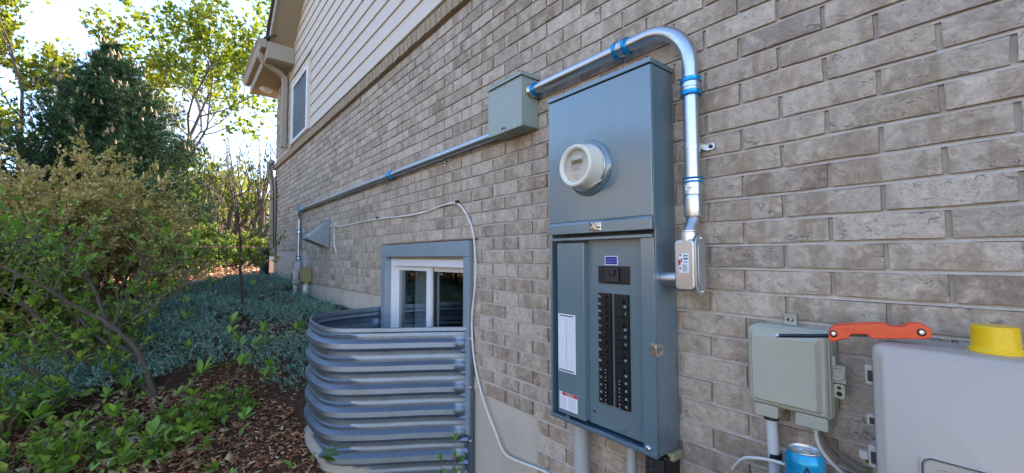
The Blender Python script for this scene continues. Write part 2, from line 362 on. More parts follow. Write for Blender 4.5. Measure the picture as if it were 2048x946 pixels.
# ------------------------------------------------------------------ ground
GX = [-400, -60, -20, -12, -8, -5.9, -5.0, -4.1, -3.4, -2.7, -2.0, -1, 1, 6, 400]
GZ = [-.35, -.30, -.20, -.18, -.25, -.46, -.58, -.76, -.93, -1.08, -1.24, -1.40, -1.45, -1.45, -1.5]
def ground_z(x, y):
    x = np.asarray(x, dtype=float); y = np.asarray(y, dtype=float)
    z = np.interp(x, GX, GZ)
    z = z + .22*np.exp(-np.abs(y)/.22)*np.exp(-((x+3.9)/.7)**2)
    z = z + (.025*np.sin(2.1*x+1.3*y)*np.cos(1.7*y-.6*x)+.012*np.sin(6.3*x+4*y)*np.cos(5.1*y))*np.clip(-y*2, 0, 1)
    return z
gxs = np.concatenate([[-400, -200, -100, -60, -40, -30, -24], np.arange(-20, -8, .5), np.arange(-8, 1.01, .07), np.arange(1.5, 8, 1), [12, 25, 60, 150, 400]])
gys = np.concatenate([[-400, -200, -100, -50, -30, -20, -14, -10, -7], np.arange(-5, .35, .07), [.6, 2, 5, 10, 20, 40, 100, 400]])
GXX, GYY = np.meshgrid(gxs, gys, indexing='ij'); GV = np.stack([GXX, GYY, ground_z(GXX, GYY)], -1).reshape(-1, 3)
ny_ = len(gys); ii, jj = np.meshgrid(np.arange(len(gxs)-1), np.arange(ny_-1), indexing='ij'); a_ = (ii*ny_+jj).ravel()
tag(np_mesh('ground', GV, np.stack([a_, a_+ny_, a_+ny_+1, a_+1], 1), M['ground'], smooth=True), 'dark brown mulched ground sloping up along the house wall', None, kind='structure')

# ------------------------------------------------------------------ house
house = thing('brick_house', (-3.2, .1, -1.2), 'two storey taupe brick house wall with cream lap siding above', 'house')
WX0, WX1, WTOP = -3.174, -1.924, .102                            # basement window opening
STEPS = [(-7.96, -5.66, .1022), (-5.66, WX0, -.304), (WX0, WX1, WTOP), (WX1, -1.41, -.7102), (-1.41, 3.0, -1.1164)]
LEDZ0, LEDZ1 = 1.468, 1.640
mb = MB()
for x0, x1, zb in STEPS: mb.box(x0, x1, .0117, .20, zb, LEDZ0+.05)
mb.box(-7.96, -6.98, .0117, .20, LEDZ0+.05, 2.86)
for n in range(-12, 27):                                         # struck bed joints: deep under the upper brick, proud over the lower
    zl = Z0-n*C_H; xs_ = [(a, b) for a, b, zb in STEPS if zl > zb+.02] if zl < LEDZ0 else []
    for a, b in xs_: mb.add([(x, y, zl+dz) for x in (a, b) for y, dz in ((.0115, .0060), (.0038, -.0046), (.0115, -.0062))], [(0, 3, 4, 1), (1, 4, 5, 2), (0, 1, 2), (3, 5, 4)])
wall = obj('brick_wall', mb, M['mortar'], house, smooth=False)
mb = MB()
for x0, x1, zb in STEPS:
    mb.box(x0+(.0 if x0 > -7.9 else .01), x1, .012, .24, -2.2, (-1.02 if zb == WTOP else zb)-.002)
obj('foundation', mb, M['concrete'], house, smooth=False)
obj('black_edging', MB().tube([(-6.6, -.015, -.36), (-5.9, -.02, -.43), (-5.2, -.02, -.475), (-4.6, -.02, -.485), (-4.1, -.02, -.475), (-3.25, -.02, -.50)], .022, 8), M['blackgrey'], house)
obj('light_blocking_core', MB().box(-7.9, 3.0, .25, 8, 1.0, 3.0).box(-7.9, -3.6, .25, 8, -2.2, .99).box(-1.5, 3.0, .25, 8, -2.2, .99).box(-3.59, -1.51, 2.2, 8, -2.2, .99), M['siding'], house, smooth=False)  # solid unseen core of the house, added to block light

def brick_variant(rng):
    xs = np.linspace(-.5, .5, 5)*(B_L-.0105); zs = np.linspace(-.5, .5, 3)*(C_H-.0105)
    v = []; f = []
    for i, x in enumerate(xs):
        for j, z in enumerate(zs):
            e = (i in (0, 4)) or (j in (0, 2))
            v.append((x+rng.uniform(-.0012, .0012), (.0022 if e else 0)+rng.uniform(-.0012, .0012), z+rng.uniform(-.0014, .0014)))
    for i in range(4):
        for j in range(2): a = i*3+j; f.append((a, a+3, a+4, a+1))
    ring = [i*3 for i in range(5)]+[13, 14]+[i*3+2 for i in range(3, -1, -1)]+[1]
    b = len(v)
    for k in ring: v.append((v[k][0]*1.004, .018, v[k][2]*1.01))
    n = len(ring)
    for k in range(n): f.append((ring[(k+1) % n], ring[k], b+k, b+(k+1) % n))
    return np.array(v), f
brng = np.random.default_rng(3); VAR = [brick_variant(brng) for _ in range(14)]
VMESH = []
for v, f in VAR:
    m_ = MB(); m_.v = [tuple(q) for q in v]; m_.f = f; me = mesh_of(m_, True, 50); me.materials.append(M['brick']); VMESH.append(me)
def brick_spans():
    for row in range(-32, 27):
        z1 = Z0-row*C_H; z0 = z1-C_H; zc = (z0+z1)/2; half = .5*((row+1) % 2)
        for col in range(-40, 20):
            xa = X0+(col-half)*B_L; xb = xa+B_L
            segs = []
            if zc < LEDZ0-.01:
                for sx0, sx1, zb in STEPS:
                    if zc > zb: segs.append([sx0, sx1])
            elif LEDZ1 < zc < 2.84: segs = [[-7.96, -6.98]]
            mg = []
            for s in segs:
                if mg and abs(mg[-1][1]-s[0]) < 1e-6: mg[-1][1] = s[1]
                else: mg.append(list(s))
            for s in mg:
                a, b = max(xa, s[0]), min(xb, s[1])
                if b-a > .035: yield (a, b, zc)
HIDE = [(1100, 130, 1345, 900), (1750, 700, 2048, 946), (1500, 660, 1660, 835), (985, 155, 1070, 262)]
cand = []
for a, b, zc in brick_spans():
    c = project(((a+b)/2, 0, zc)); area = 0
    if c and -30 < c[0] < 2078 and -20 < c[1] < 966 and not any(h[0] < c[0] < h[2] and h[1] < c[1] < h[3] for h in HIDE):
        area = (c[0]-364)**3*(b-a)
    cand.append((area, a, b, zc))
cand.sort(key=lambda q: -q[0])
for k, (area, a, b, zc) in enumerate(cand[:300]):
    o = link('brick', VMESH[int(brng.integers(14))], None, wall, ((a+b)/2, float(brng.uniform(-.0016, .0016)), zc))
    o.scale = ((b-a-.0105)/(B_L-.0105), 1, 1)
    o.rotation_euler = (0, float(brng.uniform(-.006, .006)), 0)
JV = []; JF = []; nb = 0
for area, a, b, zc in cand[300:]:
    v, f = VAR[int(brng.integers(14))]
    s = np.array([(b-a-.0105)/(B_L-.0105), 1, 1]); JV.append(v*s+np.array([(a+b)/2, brng.uniform(-.0015, .0015), zc]))
    JF += [tuple(i+nb for i in q) for q in f]; nb += len(v)
m_ = MB(); m_.v = [tuple(q) for q in np.concatenate(JV)]; m_.f = JF
o = link('brickwork', mesh_of(m_, True, 50), M['brick'], wall); o['kind'] = 'stuff'

# sloping rowlock ledge between brick and siding, brick by brick
ledge = obj('ledge', MB().prism([(-.02, LEDZ0+.006), (.05, LEDZ0+.006), (.05, LEDZ1-.004), (-.028, LEDZ0+.062)], YZ, -7.99, 3.0), M['mortar'], house, smooth=False)
lm = []
for k in range(4):
    r = random.Random(k); j = lambda: r.uniform(-.002, .002); w = .0292
    lm.append(mesh_of(MB().add([(s*w+j(), y+j(), z+j()) for s in (-1, 1) for y, z in ((-.030, LEDZ0), (.05, LEDZ0), (.05, LEDZ1), (-.040, LEDZ0+.075))],
        [(0,1,2,3),(7,6,5,4),(0,4,5,1),(1,5,6,2),(2,6,7,3),(3,7,4,0)]), False)); lm[-1].materials.append(M['ledge'])
x = -7.955
while x < -1.2:
    link('ledge_brick', lm[random.randrange(4)], None, ledge, (x, random.uniform(-.002, .002), random.uniform(-.002, .002))); x += .0677

# lap siding boards
UW = (-6.72, -5.80, 1.645, 2.505)
sid = obj('gable_wall', MB().prism([(-6.98, LEDZ1-.03), (3.0, LEDZ1-.03), (3.0, 8.0), (-.1, 8.0), (-6.98, 3.04)], XZ, .040, .24), M['siding'], house, smooth=False)
def board(x0, x1, z0, z1):
    obj('siding_board', MB().prism([(.018, z0), (.032, z0), (.0395, z1+.012), (.0315, z1+.012)], YZ, x0, x1), M['siding'], sid, smooth=False)
for k in range(24):
    z0 = LEDZ1+.004+k*.149; z1 = z0+.149
    xl = max(-6.965, -6.76+(z0-3.17)/.72)
    if z0 < UW[3]+.06:
        board(-6.965, UW[0]-.075, z0, z1); board(UW[1]+.075, 3.0, z0, z1)
    else: board(xl, 3.0, z0, z1)
win = obj('upper_window', MB().box(UW[0]-.075, UW[0], -.004, .035, UW[2], UW[3]+.075).box(UW[1], UW[1]+.075, -.004, .035, UW[2], UW[3]+.075).box(UW[0]-.0005, UW[1]+.0005, -.003, .035, UW[3], UW[3]+.074), M['siding'], house)
win['label'] = 'upper window with white frame and dark screen'
obj('frame', MB().box(UW[0], UW[0]+.045, -.010, .035, UW[2], UW[3]).box(UW[1]-.045, UW[1], -.010, .035, UW[2], UW[3]).box(UW[0]+.045, UW[1]-.045, -.009, .035, UW[3]-.045, UW[3]).box(UW[0]+.045, UW[1]-.045, -.009, .035, UW[2], UW[2]+.04), M['vinyl'], win, .003)
obj('screen', MB().box(UW[0]+.044, UW[1]-.044, .008, .03, UW[2]+.03, UW[3]-.044), M['screen'], win)
# eave box at the corner with gutter, rake soffit and downspout
OH = -.32
eave = obj('eave', MB().box(-8.42, -6.75, OH, .30, 2.845, 2.87), M['soffit'], house, .004)
obj('fascia', MB().box(-8.42, -6.752, OH-.022, OH-.001, 2.835, 3.08).box(-6.749, -6.727, OH-.020, .016, 2.85, 3.085), M['tan_trim'], eave, .004)
obj('soffit_light', MB().lathe([(.10, 0), (.10, -.02), (.075, -.05), (.03, -.06)], (-8.0, -.16, 2.844), (0, 0, 1), 20), M['vinyl'], eave)
gp = [(OH-.024, 2.985), (OH-.085, 2.985), (OH-.115, 3.04), (OH-.115, 3.075), (OH-.135, 3.095), (OH-.135, 3.11), (OH-.120, 3.11), (OH-.112, 3.085), (OH-.032, 3.0), (OH-.032, 3.10), (OH-.024, 3.10)]
obj('gutter', MB().prism(gp, YZ, -8.50, -6.74).prism([(OH-.024, 2.986), (OH-.085, 2.986), (OH-.114, 3.04), (OH-.114, 3.074), (OH-.134, 3.095), (OH-.134, 3.108), (OH-.025, 3.108)], YZ, -6.739, -6.734), M['tan_trim'], eave)
obj('eave_roof', MB().prism([(OH-.06, 3.115), (.05, 3.35), (.05, 3.37), (OH-.06, 3.135)], YZ, -8.5, -6.73), M['roof'], eave)
ds = MB()
def rect_pipe(mbx, path, w, d):
    rings = []
    path = [Vector(p) for p in path]
    for i, p in enumerate(path):
        t = (path[min(i+1, len(path)-1)]-path[max(i-1, 0)]).normalized(); a = Vector((1, 0, 0)); a = (a-t*a.dot(t)).normalized(); b = t.cross(a)
        rings.append([p+a*u*w/2+b*v*d/2 for u, v in ((1, 1), (.8, 1.15), (-.8, 1.15), (-1, 1), (-1, -1), (1, -1))])
    mbx.loft(rings)
rect_pipe(ds, [(-6.95, OH-.07, 3.0), (-6.95, OH-.06, 2.93), (-6.97, OH-.02, 2.86), (-7.0, -.12, 2.76), (-7.02, -.06, 2.71), (-7.03, -.05, 2.62), (-7.03, -.05, 1.66)], .085, .06)
obj('downspout', ds, M['tan_trim'], house, smooth=False)
ds = MB()
rect_pipe(ds, [(-7.93, -.045, 1.62), (-7.93, -.075, 1.52), (-7.92, -.09, 1.44), (-7.80, -.055, 1.20), (-7.78, -.05, 1.10), (-7.76, -.05, .02)], .13, .07)
obj('downspout', ds, M['tan_trim'], house, smooth=False)
obj('drip_wire', MB().tube([(-7.86, -.02, 1.60), (-7.84, -.11, 1.50), (-7.70, -.10, 1.40), (-7.68, -.06, 1.1), (-7.67, -.04, .2)], .008, 6), M['black'], house)
# rake: soffit and fascia climbing with the roof
rk = lambda x: 3.19+.72*(x+6.76)
obj('rake_soffit', MB().add([(-6.95, .03, rk(-6.95)), (-.1, .03, rk(-.1)), (-.1, -.27, rk(-.1)), (-6.95, -.27, rk(-6.95)), (-6.95, .03, rk(-6.95)+.03), (-.1, .03, rk(-.1)+.03), (-.1, -.27, rk(-.1)+.03), (-6.95, -.27, rk(-6.95)+.03)], [(0,1,2,3),(7,6,5,4),(0,4,5,1),(1,5,6,2),(2,6,7,3),(3,7,4,0)]), M['soffit'], house, smooth=False)
obj('rake_board', MB().add([(x, y, rk(x)+dz) for y in (-.272, -.295) for x, dz in ((-7.05, -.02), (-.1, -.02), (-.1, .16), (-7.05, .16))], [(0,1,2,3),(7,6,5,4),(0,4,5,1),(1,5,6,2),(2,6,7,3),(3,7,4,0)]), M['tan_trim'], house, smooth=False)
obj('roof', MB().add([(-7.1, -.33, rk(-7.1)+.17), (-.1, -.33, rk(-.1)+.17), (-.1, 8.2, rk(-.1)+.17), (-7.1, 8.2, rk(-7.1)+.17), (-7.1, -.33, rk(-7.1)+.2), (-.1, -.33, rk(-.1)+.2), (-.1, 8.2, rk(-.1)+.2), (-7.1, 8.2, rk(-7.1)+.2)], [(0,1,2,3),(7,6,5,4),(0,4,5,1),(1,5,6,2),(2,6,7,3),(3,7,4,0)]).box(-.09, 3.1, -.33, 8.2, rk(-.1)+.17, rk(-.1)+.2), M['roof'], house, smooth=False)

# basement window: steel buck, white sliding sash, panes
bw = obj('basement_window', MB().box(WX0+.003, WX1-.003, -.022, .05, .004, .092), M['buck'], house, .002)
bw['label'] = 'white sliding basement window in a galvanized steel surround'
obj('jamb', MB().box(WX0+.003, WX0+.085, -.022, .02, -.95, .003).box(WX0+.060, WX0+.085, .0205, .14, -.95, .003), M['buck'], bw, .002)
obj('jamb', MB().box(WX1-.060, WX1-.003, -.022, .02, -.95, .003).box(WX1-.060, WX1-.045, .0205, .14, -.95, .003), M['buck'], bw, .002)
obj('lintel', MB().box(WX0-.02, WX1+.05, -.006, .05, .094, .101), M['rust'], house)
obj('head_lining', MB().box(WX0+.086, WX1-.061, .03, .14, -.0135, .002), M['wood'], bw)
obj('sill', MB().box(WX0+.086, WX1-.061, -.02, .14, -1.0, -.95), M['galv'], bw)
fx0, fx1, fz0, fz1 = WX0+.088, WX1-.062, -.945, -.014
obj('frame', MB().box(fx0, fx0+.034, .022, .10, fz0, fz1).box(fx1-.03, fx1, .022, .10, fz0, fz1).box(fx0+.034, fx1-.03, .023, .10, fz1-.048, fz1).box(fx0+.034, fx1-.03, .023, .10, fz0, fz0+.05), M['vinyl'], bw, .003)
for a, b, yy in ((fx0+.036, -2.50, .050), (-2.56, fx1-.032, .074)):
    s_ = obj('sash', MB().box(a, a+.036, yy, yy+.020, fz0+.05, fz1-.050).box(b-.060 if yy < .06 else b-.036, b, yy, yy+.020, fz0+.05, fz1-.050).box(a+.036, b-(.060 if yy < .06 else .036), yy+.001, yy+.020, fz1-.080, fz1-.050).box(a+.036, b-(.060 if yy < .06 else .036), yy+.001, yy+.020, fz0+.05, fz0+.1), M['vinyl'], bw, .003)
    obj('pane', MB().box(a+.034, b-.034, yy+.009, yy+.012, fz0+.09, fz1-.078), M['glass'], s_)
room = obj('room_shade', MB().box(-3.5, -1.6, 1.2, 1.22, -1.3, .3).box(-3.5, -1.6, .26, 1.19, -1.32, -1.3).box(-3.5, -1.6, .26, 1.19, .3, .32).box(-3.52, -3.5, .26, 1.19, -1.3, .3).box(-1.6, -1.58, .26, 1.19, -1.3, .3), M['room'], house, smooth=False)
for k in range(9): obj('blind_slat', MB().box(-2.95+k*.035, -2.93+k*.035, .16, .166, -.95, -.03), M['vinyl'], house, smooth=False)

# ------------------------------------------------------------------ window well
well = thing('window_well', (-2.5, -.3, -1.1), 'corrugated galvanized steel window well around the basement window', 'window well')
raw = [(-3.185, -.006), (-3.16, -.20), (-3.10, -.40), (-2.99, -.53), (-2.82, -.60), (-2.60, -.622), (-2.44, -.612), (-2.35, -.57), (-2.29, -.50), (-2.21, -.385), (-2.08, -.18), (-1.955, -.006)]
def catmull(pts, m):
    P = [np.array(p, float) for p in pts]; P = [2*P[0]-P[1]]+P+[2*P[-1]-P[-2]]; out = []
    for i in range(1, len(P)-2):
        for k in range(m):
            t = k/m; out.append(.5*((2*P[i])+(-P[i-1]+P[i+1])*t+(2*P[i-1]-5*P[i]+4*P[i+1]-P[i+2])*t*t+(-P[i-1]+3*P[i]-3*P[i+1]+P[i+2])*t**3))
    out.append(P[-2]); return out
wp = [np.array((*p, 0.)) for p in catmull(raw, 8)]
PITCH_W = .1185; prof = [(0, 0), (.010, 0), (.018, .009), (.026, .0035), (.038, .002), (.055, .026), (.080, .028), (.102, .002)]
zs_w = []; RIM = -.402
for k in range(8):
    for dz, off in prof: zs_w.append((RIM-k*PITCH_W-dz, off, dz))
zs_w.append((RIM-8*PITCH_W, 0, 0))
grid = []; L_ = len(wp)
for i, p in enumerate(wp):
    t = wp[min(i+1, L_-1)]-wp[max(i-1, 0)]; t /= np.linalg.norm(t); nrm = np.array((t[1], -t[0], 0)); 
    if nrm[1] > 0 and abs(t[0]) > .3: nrm = -nrm
    if i < 12 and nrm[0] > 0: nrm = -nrm
    if i > L_-12 and nrm[0] < 0: nrm = -nrm
    e = min(1, i/3.0, (L_-1-i)/3.0); bead = 1.0 if i < .68*L_ else max(0, 1-(i-.68*L_)/6)
    grid.append([p+nrm*(off*e if dz not in (.018, .026) else (off*bead*e + .003*(1-bead)*e))+np.array((0, 0, z)) for z, off, dz in zs_w])
mb = MB(); mb.loft(grid, cap=False, closed=False)
shell = obj('shell', mb, M['well'], well, smooth=True, angle=38)
sm_ = shell.modifiers.new('thick', 'SOLIDIFY'); sm_.thickness = .002; sm_.offset = -1
rim = []
for i, p in enumerate(wp):
    t = wp[min(i+1, L_-1)]-wp[max(i-1, 0)]; t /= np.linalg.norm(t); nrm = np.array((t[1], -t[0], 0))
    if nrm[1] > 0 and abs(t[0]) > .3: nrm = -nrm
    if i < 12 and nrm[0] > 0: nrm = -nrm
    if i > L_-12 and nrm[0] < 0: nrm = -nrm
    rim.append([p+nrm*o_+np.array((0, 0, z)) for o_, z in ((.002, RIM-.004), (.012, RIM+.004), (.010, RIM+.022), (.0, RIM+.024), (-.003, RIM+.016), (-.003, RIM-.004))])
obj('rim', MB().loft(rim), M['well'], well, smooth=True, angle=50)
obj('flange', MB().box(-1.962, -1.905, -.0075, -.0045, -1.36, -.385), M['well'], well)
obj('flange', MB().box(-3.235, -3.18, -.0075, -.0045, -1.36, -.385), M['well'], well)
mb = MB()
for k in range(16):                                             # crimps where the ribs die into the flange
    z = RIM-.03-k*PITCH_W/2; mb.add([(-1.958, -.010, z), (-1.985, -.058, z-.020), (-1.962, -.012, z-.034), (-1.938, -.012, z-.018)], [(0,1,3),(1,2,3),(0,2,1)])
obj('crimps', mb, M['well'], well, smooth=False)
for z in (-.44, -.70, -.98): obj('bolt', MB().lathe([(.009, 0), (.009, .005), (.004, .008)], (-1.925, -.0075, z), (0, -1, 0), 8), M['zinc'], well)

# ------------------------------------------------------------------ meter main panel
PX0, PX1, PZ0, PZ1, PF = -1.178, -.727, -.600, .605, -.130
panel = thing('meter_panel', (-.95, -.06, PZ0), 'tall blue grey meter and breaker panel on the brick wall', 'electrical panel')
th = .003
obj('enclosure', MB().box(PX0, PX1, -.006, -.003, PZ0, PZ1-.002).box(PX0, PX0+th, PF+.008, -.0061, PZ0, PZ1-.002).box(PX1-th, PX1, PF+.008, -.0061, PZ0, PZ1-.002)
    .box(PX0+.0031, PX1-.0031, PF-.004, -.0061, PZ0, PZ0+th).box(PX1-.046, PX1, PF, PF+.0075, PZ0+.0031, .060).box(PX0, PX0+.008, PF, PF+.0075, PZ0+.0031, .060).box(PX0+.004, PX1-.004, PF-.006, PF+.03, .0605, .070)
    .box(PX0, PX1, PF-.004, PF+.0078, PZ0-.001, PZ0+.012), M['panel'], panel, .0012)
lid = obj('top_cap', MB().box(PX0-.004, PX1+.004, PF-.009, -.002, PZ1-.001, PZ1+.0155), M['panel'], panel, .002)
cov = obj('meter_cover', MB().box(PX0-.001, PX1+.001, PF-.0035, PF+.007, .128, PZ1-.004).prism([(PF-.0035, .1279), (PF-.012, .119), (PF-.012, .084), (PF+.007, .084), (PF+.007, .1279)], YZ, PX0-.001, PX1+.001), M['panel'], panel, .0022)
obj('side_return', MB().box(PX1+.0012, PX1+.0032, PF+.001, PF+.020, .10, PZ1-.005), M['panel'], cov, .0008)
obj('side_return', MB().box(PX1+.0005, PX1+.0018, PF+.009, PF+.030, PZ0+.01, .055), M['panel'], panel, .0006)
obj('hinge_tab', MB().box(PX1+.0035, PX1+.0055, PF+.004, PF+.034, .040, .098), M['panel'], panel, .001)
hasp = obj('latch', MB().box(-.962, -.917, PF-.016, PF-.0121, .090, .118), M['zinc'], panel, .001)
obj('screw', MB().lathe([(.007, 0), (.007, .003), (.004, .006)], (-.926, PF-.0162, .106), (0, -1, 0), 12), M['zinc'], hasp)
obj('loop', MB().tube([(-.958, PF-.016, .112), (-.955, PF-.028, .118), (-.945, PF-.030, .104), (-.935, PF-.028, .094), (-.955, PF-.024, .093), (-.96, PF-.017, .098)], .0016, 6), M['dark_steel'], hasp)
# breaker compartment
DF = -.100
obj('wiring_cover', MB().box(-1.146, -1.012, PF+.004, DF+.012, PZ0+.022, .052), M['deadfront'], panel, .003)
dfp = obj('deadfront', MB().box(-1.012, PX1-.0462, DF, DF+.004, PZ0+.016, .0600), M['deadfront'], panel, .001)
obj('channel', MB().box(-1.1655, -1.147, DF+.006, DF+.010, PZ0+.016, .058), M['panel'], panel)
obj('pull_tab', MB().prism(rrect(-.905, -.858, -.573, -.559, .005), XZ, DF-.006, DF-.0002), M['deadfront'], dfp, .002)
obj('screw', MB().lathe([(.009, 0), (.009, .003), (.005, .007)], (-.757, PF-.0002, -.580), (0, -1, 0), 14), M['zinc'], panel)
obj('knockout_hole', MB().lathe([(.0045, 0), (.0045, .001)], (-.991, DF-.0002, -.541), (0, -1, 0), 10), M['black'], dfp)
obj('hasp_slot', MB().prism(rrect(-1.106, -1.085, -.586, -.578, .003), XZ, PF+.002, PF+.0038), M['zinc'], panel)
kn = MB()
for r in (.017, .026): kn.tube([(PX1+.0006, -.045+r*math.cos(a), -.52+r*math.sin(a)) for a in np.linspace(.3, 5.9, 26)], .0008, 5)
obj('knockout_ring', kn, M['panel'], panel)
clip = obj('cover_clip', MB().prism(rrect(PX1-.017, PX1+.0005, -.301, -.262, .006), XZ, PF-.004, PF-.0003).prism(rrect(PF-.004, PF+.036, -.301, -.262, .009), YZ, PX1+.0022, PX1+.0045), M['zinc'], panel, .0008)
obj('slot', MB().box(PX1+.0046, PX1+.0052, PF+.006, PF+.010, -.292, -.272).box(PX1+.0046, PX1+.0052, PF+.020, PF+.024, -.287, -.274), M['black'], clip)
obj('blue_label', MB().box(-.937, -.882, DF-.0012, DF-.0004, -.0275, .0035), M['paper'], dfp)
obj('blue_label', MB().box(-.934, -.885, DF-.0018, DF-.0013, -.0250, .0010), M['bluelabel'], dfp)
for z in (-.0085, -.0175): letters('lettering', 'SUITABLE FOR USE', .0056, (-.9095, DF-.0021, z), M['lilac'], dfp)
mbk = obj('main_breaker', MB().box(-.966, -.834, DF-.002, DF-.0004, -.092, -.031), M['black'], panel, .001)
obj('breaker_body', MB().box(-.930, -.876, DF-.010, DF-.0021, -.085, -.038), M['blackgrey'], mbk, .002)
obj('toggle_recess', MB().box(-.920, -.886, DF-.0106, DF-.0101, -.064, -.042), M['black'], mbk)
obj('toggle', MB().box(-.898, -.888, DF-.020, DF-.0107, -.062, -.045), M['blackgrey'], mbk, .002)
for cx0, cx1, side in ((-.964, -.908, 0), (-.8955, -.8375, 1)):
    obj('breaker_slot', MB().box(cx0, cx1, DF-.0010, DF-.0003, -.500, -.1245), M['black'], dfp)
    n = 15; pz = .3755/n; k = 0
    kinds = [1]*7+[2, 2]+[3]*5 if side == 0 else [2, 1, 2, 1, 1, 2, 2, 3, 3, 3, 3]
    bm1 = {}
    z = -.1245
    for q, kd in enumerate(kinds):
        poles = 2 if kd == 2 else 1; hgt = pz*poles
        if side == 0 and kd == 2: hgt = pz*1.5
        if side == 1: hgt = .3755/15*(2 if kd == 2 else 1)
        key = (kd, round(hgt, 5))
        if z-hgt < -.501: break
        if key not in bm1:
            w = cx1-cx0-.003; m1 = MB().box(-w/2, w/2, -.009, -.0012, -hgt+.0008, -.0008)
            if kd == 3: m1.box(-.006, .012, -.017, -.0091, -hgt*.42, -hgt*.16).box(-.006, .012, -.017, -.0091, -hgt*.84, -hgt*.58)
            else: m1.box(-.007, .013, -.018, -.0091, -hgt*.5-.0068, -hgt*.5+.0068)
            me = mesh_of(m1, False); me.materials.append(M['black']); bm1[key] = me
        br = link('breaker', bm1[key], None, panel, ((cx0+cx1)/2, DF, z))
        tx = (-.018 if side == 0 else .016)
        s_ = {1: '15A', 2: '20A', 3: '15'}[kd] if side == 0 else {1: '15', 2: '30', 3: '20'}[kd]
        me = text(s_, .0105 if kd != 3 else .010)
        if not me.materials: me.materials.append(M['paper'])
        tl = bpy.data.objects.new('lettering', me); COL.objects.link(tl); tl.parent = br; tl.location = (tx, -.0096, -hgt*.5 if kd != 2 or side == 0 else -hgt*.78)
        me2 = bm1.get('dot')
        if me2 is None:
            me2 = mesh_of(MB().box(-.0012, .0012, -.0184, -.0178, -.0012, .0012), False); me2.materials.append(M['paper']); bm1['dot'] = me2
        for dz in ((-hgt*.29, -hgt*.71) if kd == 3 else (-hgt*.5,)):
            d_ = bpy.data.objects.new('marker', me2); COL.objects.link(d_); d_.parent = br; d_.location = (.009 if side == 0 else -.004, 0.0008, dz)
        z -= hgt
# circuit directory and warning sticker
chart = obj('circuit_directory', MB().box(-1.141, -1.054, PF+.0032, PF+.0038, -.4245, -.212), M['paper'], panel)
mb = MB()
for k in range(25): mb.box(-1.137, -1.058, PF+.0026, PF+.0030, -.4105+k*.0076, -.4105+k*.0076+.0008)
mb.box(-1.0985, -1.0975, PF+.0020, PF+.0024, -.4105, -.228)
obj('ruled_lines', mb, M['grey_print'], chart); 
obj('heading', MB().box(-1.132, -1.064, PF+.0026, PF+.0030, -.2205, -.2165).box(-1.137, -1.062, PF+.0026, PF+.0030, -.4205, -.4160), M['ink'], chart)
warn = obj('warning_sticker', MB().box(-1.137, -1.047, PF+.0032, PF+.0038, -.562, -.500), M['paper'], panel)
obj('red_band', MB().box(-1.122, -1.047, PF+.0026, PF+.0030, -.5105, -.5003), M['red'], warn)
letters('lettering', 'WARNING', .0085, (-1.085, PF+.0022, -.5053), M['paper'], warn)
letters('lettering', 'D', .010, (-1.130, PF+.0025, -.507), M['ink'], warn)
mb = MB()
for k in range(10):
    for a, b in ((-1.134, -1.096), (-1.091, -1.050)): mb.box(a, b-random.uniform(0, .012), PF+.0026, PF+.0030, -.518-k*.0042, -.5170-k*.0042)
obj('small_print', mb, M['grey_print'], warn)
# the meter itself
MC = (-.974, PF-.0035, .313); ax = (0, -1, 0)
meter = obj('meter', MB().lathe([(.080, .014), (.0815, .020), (.079, .030), (.0745, .062), (.0735, .072), (.0715, .0775), (.068, .0795), (.062, .0785), (.0575, .075), (.0555, .069), (.0555, .062)], MC, ax, 56, cap=False), M['meter'], panel, angle=60)
obj('socket_ring', MB().lathe([(.0985, .0), (.0985, .004), (.094, .010), (.089, .0135), (.083, .0155), (.079, .0155)], MC, ax, 56, cap=False), M['panel'], meter, angle=60)
obj('seal_ring', MB().lathe([(.0855, .0157), (.0862, .019), (.0835, .022), (.0805, .021)], MC, ax, 56, cap=False), M['galv'], meter, angle=60)
dial = obj('dial', MB().lathe([(.001, .060), (.0555, .060), (.0555, .0625), (.001, .0625)], MC, ax, 48), M['dial'], meter)
obj('glass', MB().lathe([(.0005, .0690), (.0558, .0690), (.0558, .0705), (.0005, .0705)], MC, ax, 48), M['meter_glass'], meter)
yd = MC[1]-.0629
obj('display', MB().box(-1.001, -.950, yd-.0006, yd, .319, .335), M['lcd'], dial)
letters('lettering', '05764', .0135, (-.974, yd-.0009, .327), M['ink'], dial)
obj('rating_plate', MB().box(-.993, -.950, yd-.0004, yd, .338, .349), M['paper'], dial)
mb = MB()
for z, a, b in ((.313, -1.004, -.952), (.3005, -1.003, -.960), (.306, -.995, -.965), (.282, -.996, -.989), (.282, -.985, -.978), (.282, -.974, -.968), (.270, -.988, -.972)): mb.box(a, b, yd-.0005, yd, z-.0016, z+.0016)
obj('small_print', mb, M['grey_print'], dial)
obj('wire_seal', MB().tube([(-.955, MC[1]-.030, .238), (-.925, MC[1]-.036, .2455), (-.897, MC[1]-.026, .258)], .0018, 6), M['paper'], meter)

